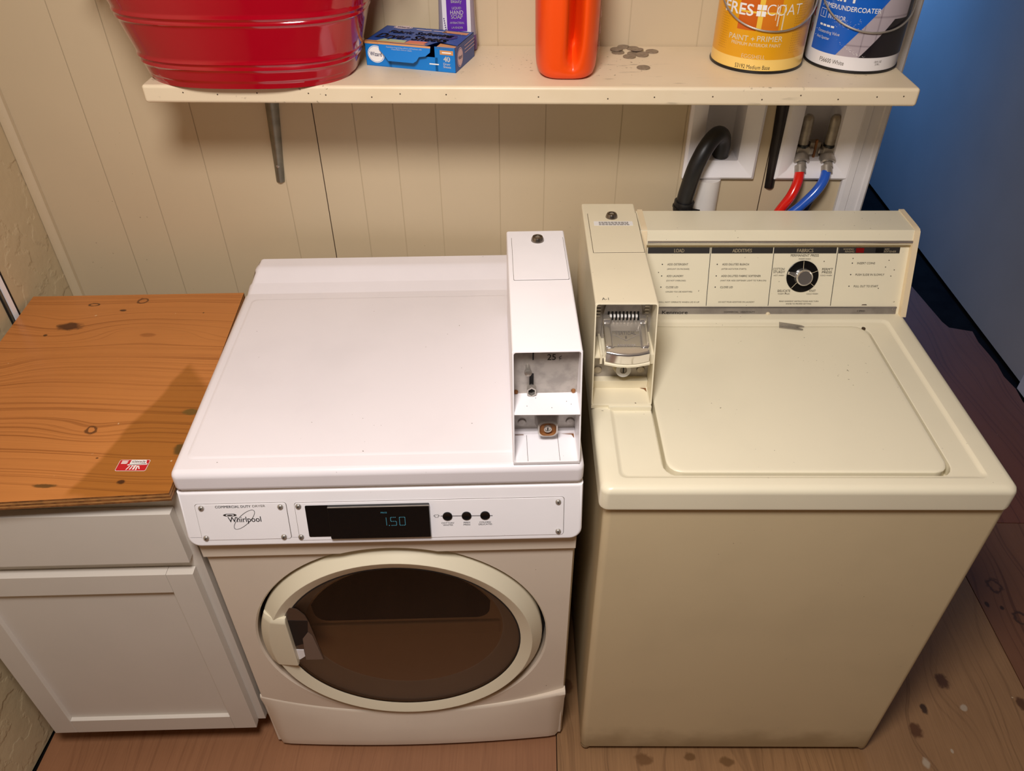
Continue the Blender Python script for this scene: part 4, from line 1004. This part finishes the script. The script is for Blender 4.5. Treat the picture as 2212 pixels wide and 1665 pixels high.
def build_jug():
    t = thing('detergent_jug', 'bright orange plastic detergent jug standing mid shelf left of the coins', 'jug', (.6485,-.130,ZS))
    b = MB(); n = 120; rings = []
    def rg(z, hx, hy, dent, s=1.):
        out = []
        for i in range(n):
            q = 2*math.pi*i/n; c, s_ = math.cos(q), math.sin(q)
            x = hx*math.copysign(abs(c)**.62, c); y = hy*math.copysign(abs(s_)**.62, s_)
            if dent > 0 and y < 0:
                d = math.exp(-((x-.013+.10*max(0,.07-z))/.0075)**2); y += dent*1.7*d; y -= dent*.12*math.exp(-((x-.034)/.012)**2)
            out.append((x, y, z))
        return out
    for z, hx, hy, de in ((0,.040,.066,0),(.002,.046,.076,0),(.006,.0505,.082,0),(.014,.0530,.0845,0),(.022,.0540,.0850,.003),(.032,.0545,.0850,.012),(.045,.0548,.085,.024),(.060,.0552,.085,.032),(.08,.0555,.085,.036),(.11,.0560,.085,.038),(.15,.0560,.084,.038),(.185,.055,.082,.026),(.205,.052,.076,.012),(.222,.044,.062,.002),(.235,.030,.038,0),(.240,.026,.028,0),(.255,.026,.027,0)):
        rings.append(rg(z,hx,hy,de))
    b.loft(rings, 'orange', True, True); b.build('body', t, 60)
    c = MB(); c.lathe([(.030,.250),(.030,.285),(.027,.290),(0,.290)], plain('jug_cap',(200,50,20),.4), FXY(), 32, True); c.build('cap', t)
    p = MB()
    for i in range(34):
        z = .030+i*.0042; y0, y1 = -.050+.012*math.sin(i), .0+.01*math.sin(i*2.3)
        p.add([(.0558,y0,z),(.0560,y1,z),(.0560,y1,z+.0012),(.0558,y0,z+.0012)], [(0,1,2,3)], 'white_ink')
    pr = p.build('print', t)
build_jug()

def coin(x, y, z, label, tilt=(0,0)):
    if coin.first is None:
        b = MB(); b.lathe([(0,0),(.0117,0),(.01213,.0003),(.01213,.00145),(.0117,.00175),(.0108,.00172),(.0104,.00145),(0,.00145)], 'coin', FXY(), 36)
        for k in range(5): b.slab(circ(-.001+random.uniform(-.001,.001), 0, .0062-.001*k, 14, .0072-.001*k), FXY(.00140+.00006*k), 0, .00008, 'coin')
        o = b.build('coin', None, 25); coin.first = o
    else:
        o = coin.first.copy(); COL.objects.link(o)
    o.location = (x,y,z); o.rotation_euler = (tilt[0],tilt[1],random.uniform(0,6)); return tag(o, label, 'coin', 'loose coins on the shelf')
coin.first = None
h = .0018; Z = ZS+.0001
coin(.7650,-.0130,Z,'silver coin at the back of the pile nearest the wall')
coin(.7822,-.0220,Z,'silver coin at the back right of the pile, touching the one nearest the wall')
coin(.7515,-.0475,Z,'flat silver coin at the left under the edge of another coin')
coin(.7498,-.0330,Z+h,'leftmost silver coin, resting on another coin', (R(-3),0))
coin(.7805,-.0545,Z,'silver coin almost hidden beneath the middle of the pile')
coin(.7885,-.0380,Z+h+.0006,'silver coin lying on top in the middle of the pile', (R(4),R(-3)))
coin(.7708,-.0735,Z,'silver coin at the front left of the pile')
coin(.7957,-.0640,Z+h*.6,'silver coin leaning at the front right of the pile', (R(5),R(5)))
coin(.8168,-.0408,Z,'silver coin lying apart at the right of the pile')
coin(.7903,-.1380,Z,'single silver coin lying alone nearest the front edge of the shelf')

def can_mat(name, build):
    g = G(name); x, y, z, v = g.pos()
    th = g.m('ARCTAN2', x, y*-1.); u = th*.082
    return build(g, u, z)
def band(g, v, a, b, s=.0004): return g.step(a-s,a+s,v)*g.step(b+s,b-s,v)
def half(g, u, v, a, b, c, s=.0006): return g.step(-s,s,u*a+v*b-c)
def yellow(g, u, z):
    yel, ora, cre = lin((232,166,22)), lin((205,96,22)), lin((246,206,112))
    c = g.mix(g.noise(9,detail=4)*.45, yel, lin((206,138,20)))
    win = band(g,u,-.0640,.0080)*g.step(.0700,.0710,z)
    c = g.mix(win*band(g,u,-.0640,-.0300), c, ora); c = g.mix(win*band(g,u,-.0215,.0080), c, lin((214,120,30)))
    c = g.mix(win*band(g,u,-.0300,-.0215), c, lin((240,196,70)))
    c = g.mix(win*band(g,z,.0985,.1015), c, lin((240,196,70)))
    d1 = g.m('FRACT', u*250.); d2 = g.m('FRACT', z*250.)
    dots = g.m('SQRT', (d1-.5)*(d1-.5)+(d2-.5)*(d2-.5))
    zone = (band(g,u,-.104,-.082,.001)+band(g,u,.036,.060,.001))*g.step(.030,.034,z)
    c = g.mix(g.step(.28,.20,dots)*zone*.6, c, lin((170,104,10)))
    c = g.mix(g.step(.0242,.0236,z), c, cre)
    c = g.mix(g.step(-.13,-.14,u)+g.step(.098,.104,u), c, lin((236,226,206)))
    return g.fin(c, .3, coat=.3)
def bluewhite(g, u, z):
    whi, blu, gry, blk = lin((232,228,228)), lin((18,92,190)), lin((172,160,166)), lin((26,22,28))
    c = g.mix(g.noise(6)*.15, whi, lin((200,196,198)))
    # diagonals in (u,z): blue | grey door | black
    inside = g.step(.0268,.0276,z)*g.step(-.1165,-.1155,u)
    c = g.mix(inside, c, gry)
    lines = band(g,z,.045,.0475,.0008)+band(g,z,.066,.068,.0008)+band(g,z,.0925,.0955,.0008)+band(g,u,.004,.0065,.0008)+band(g,u,-.018,-.016,.0008)
    c = g.mix(inside*lines*.5, c, lin((120,108,116)))
    c = g.mix(inside*half(g,u,z,-1.,.74,.0765), c, blu)
    c = g.mix(inside*half(g,u,z,1.,-.78,-.0375)*g.step(.0905,.0895,z), c, blk)
    c = g.mix(g.step(.062,.066,u)*g.step(.0268,.0276,z), c, blk)
    c = g.mix(g.step(-.150,-.152,u), c, whi)
    return g.fin(c, .28, coat=.3)
M['can_yellow'] = can_mat('yellow_can_label', yellow); M['can_blue'] = can_mat('blue_can_label', bluewhite)
def paint_can(label, loc, mat, prints, Rr=.082):
    t = thing('paint_can', label, 'paint can', loc, 0)
    b = MB(); n = 96; H = .190
    b.lathe([(Rr*.9,.002),(Rr+.0012,0),(Rr+.0018,.002),(Rr+.0012,.0045),(Rr-.0003,.0050)], 'can_black', FXY(), n, True); b.build('base_rim', t)
    b = MB(); b.lathe([(Rr,.0045),(Rr,H-.006)], mat, FXY(), n)
    def P(u, v, k=.0003): a = u/Rr; return Vector(((Rr+k)*math.sin(a), -(Rr+k)*math.cos(a), v))
    prints(b, P); b.build('can_body', t)
    b = MB(); b.lathe([(Rr,H-.006),(Rr+.0018,H-.004),(Rr+.0018,H-.001),(Rr-.002,H),(Rr-.006,H-.003),(Rr-.010,H-.006),(Rr-.014,H-.002),(0,H-.002)], 'steel', FXY(), 64); b.build('lid', t)
    for s in (-1,1):
        b = MB(); b.lathe([(.011,0),(.010,.0015),(.004,.0025),(0,.0025)], 'steel', Frame((s*Rr*.999,0,H-.030),(0,s*1.,0),(0,0,1)), 18); b.build('bail_ear', t)
    return t
def bail(t, dz, lowz, skew=0., Rr=.082, H=.190):
    b = MB(); pts = []
    for i in range(81):
        q = math.pi*i/80; c, s = math.cos(q), max(0., math.sin(q))
        a = q-math.pi/2
        r = Rr+.0035
        pts.append((-r*math.cos(q), -r*s, (H-.030)-(H-.030-lowz)*s**.5+skew*c))
    b.tube(pts, .0017, 'steel', 8); b.build('bail_wire', t)
def print_yellow(b, P):
    Q = lambda k: (lambda u, v: P(u,v,k))
    W = 'white_ink'
    b.text('FRES',-.0675,.1035,.0185,Q(.0004),W,'C',.035,width=.0560)
    for i in (0,1):
        for j in (0,1): b.grid(-.0335+i*.0085,-.0265+i*.0085,.0945+j*.0100,.1028+j*.0100,3,1,Q(.0005),W)
    b.text('COAT',.0145,.1060,.0185,Q(.0004),W,'C',-.012,width=.0620)
    for u, z0, wd in ((.0030,.0800,.0022),(.0120,.0735,.0022),(-.0010,.0890,.0012)): b.grid(u,u+wd,z0,.1140,1,1,Q(.0006),'cream_ink')
    b.text('PAINT +',-.0530,.0575,.0092,Q(.0004),'cream_ink','C',.02,width=.0480); b.text('PRIMER',-.0030,.0590,.0092,Q(.0004),'cream_ink','C',.02,width=.0440)
    b.text('PREMIUM INTERIOR PAINT',-.0260,.0480,.0058,Q(.0004),'cream_ink','C',0,width=.0880)
    b.text('EGGSHELL',-.0262,.0285,.0070,Q(.0004),'cream_ink','C',-.012,width=.0410)
    b.text('53192 Medium Base',-.0250,.0110,.0072,Q(.0004),'ink','C',-.004,width=.0620)
tY = paint_can('yellow paint can with orange window picture standing on the shelf', (1.003,-.087,ZS), 'can_yellow', print_yellow); bail(tY, 0, .0720)
def print_blue(b, P):
    Q = lambda k: (lambda u, v: P(u,v,k)); W = 'white_ink'
    b.text('TRIM',-.0750,.1230,.0190,Q(.0004),W,'C',.035,width=.0620); b.text('PRIMER/UNDERCOATER',-.0510,.1040,.0078,Q(.0004),W,'C',.02,width=.1060)
    for u0,u1,v0,v1 in ((-.1065,-.0915,.0820,.0828),(-.1065,-.0915,.0952,.0960),(-.1065,-.1057,.0820,.0960),(-.0923,-.0915,.0820,.0960)): b.grid(u0,u1,v0,v1,2,1,Q(.0004),W)
    b.text('I',-.0990,.0890,.0080,Q(.0004),W,'C',0); b.text('INTERIOR',-.0690,.0870,.0075,Q(.0004),W,'C',.012,width=.0340)
    for s, v, wd in (('Outstanding Value',.0610,.0470),('Anti Spatter',.0510,.0300)):
        b.dec(circ(-.1080,v,.0008,6), Q(.0004), W); b.text(s,-.1030,v,.0050,Q(.0004),W,'L',.008,width=wd)
    for k in range(4): b.grid(-.1010+k*.0085,-.0945+k*.0085,.0690,.0722,1,1,Q(.0004),W)
    for i in range(70):
        u, v = random.gauss(-.052,.012), random.gauss(.0780,.0035); a = random.uniform(-.4,1.4); l = random.uniform(.001,.004); b.dec([(u,v),(u+l*math.cos(a),v+l*math.sin(a)),(u+l*math.cos(a)+.0004,v+l*math.sin(a)+.0004)], Q(.0006), 'white_ink')
    for i in range(50):
        u = random.gauss(-.036,.014); v = .040-(u+.036)*.45+random.gauss(0,.0012); a = random.uniform(-1,1); l = random.uniform(.001,.003); b.dec([(u,v),(u+l*math.cos(a),v+l*math.sin(a)),(u+l*math.cos(a)+.0004,v+l*math.sin(a)+.0004)], Q(.0006), 'white_ink')
    b.text('F56600 White',-.0600,.0158,.0075,Q(.0004),'ink_soft','C',0,width=.0460); b.text('128 FL OZ',.0210,.0205,.0034,Q(.0004),'ink_soft','C',0,width=.0140); b.text('3.78 L',.0210,.0160,.0030,Q(.0004),'ink_soft','C',0,width=.0090)
    for v, s in ((.085,'K'),(.058,'I')): b.text(s,-.1290,v,.0150,Q(.0004),'red_ink','C',.06,sx=.8)
tB = paint_can('blue, grey and black paint can at the right end of the shelf', (1.1765,-.0865,ZS), 'can_blue', print_blue, .0805); bail(tB, 0, .0700, 0., .0805)

# ------------------------------------------------------------------ small clip on the washer
def build_clip():
    a = .0193; ox, oy = .7088, -.7280
    wx, wy = .4090, .4640
    t = thing('metal_clip', 'small bent steel clip lying on the washer lid below the control panel', 'clip', (ox+wx*math.cos(a)-wy*math.sin(a), oy+wx*math.sin(a)+wy*math.cos(a), .9098), R(-13))
    b = MB(); F = Frame((0,0,0),(1,0,0),(0,1,0))
    b.slab([(-.001,-.0085),(.016,-.0080),(.045,-.0068),(.047,-.0052),(.046,-.0035),(.030,.0010),(.049,.0050),(.0495,.0068),(.044,.0095),(.016,.0108),(-.001,.0110)], F, .0003, .0022, 'steel', .0006)
    b.build('blade', t)
    b = MB()
    for i in range(8): b.lathe([(.0012,.0022),(.0008,.0031),(0,.0032)], 'steel', Frame((.004+(i%4)*.0028, -.004+(i//4)*.007+(i%2)*.002, 0),(1,0,0),(0,1,0)), 8)
    b.build('grip_dots', t)
build_clip()
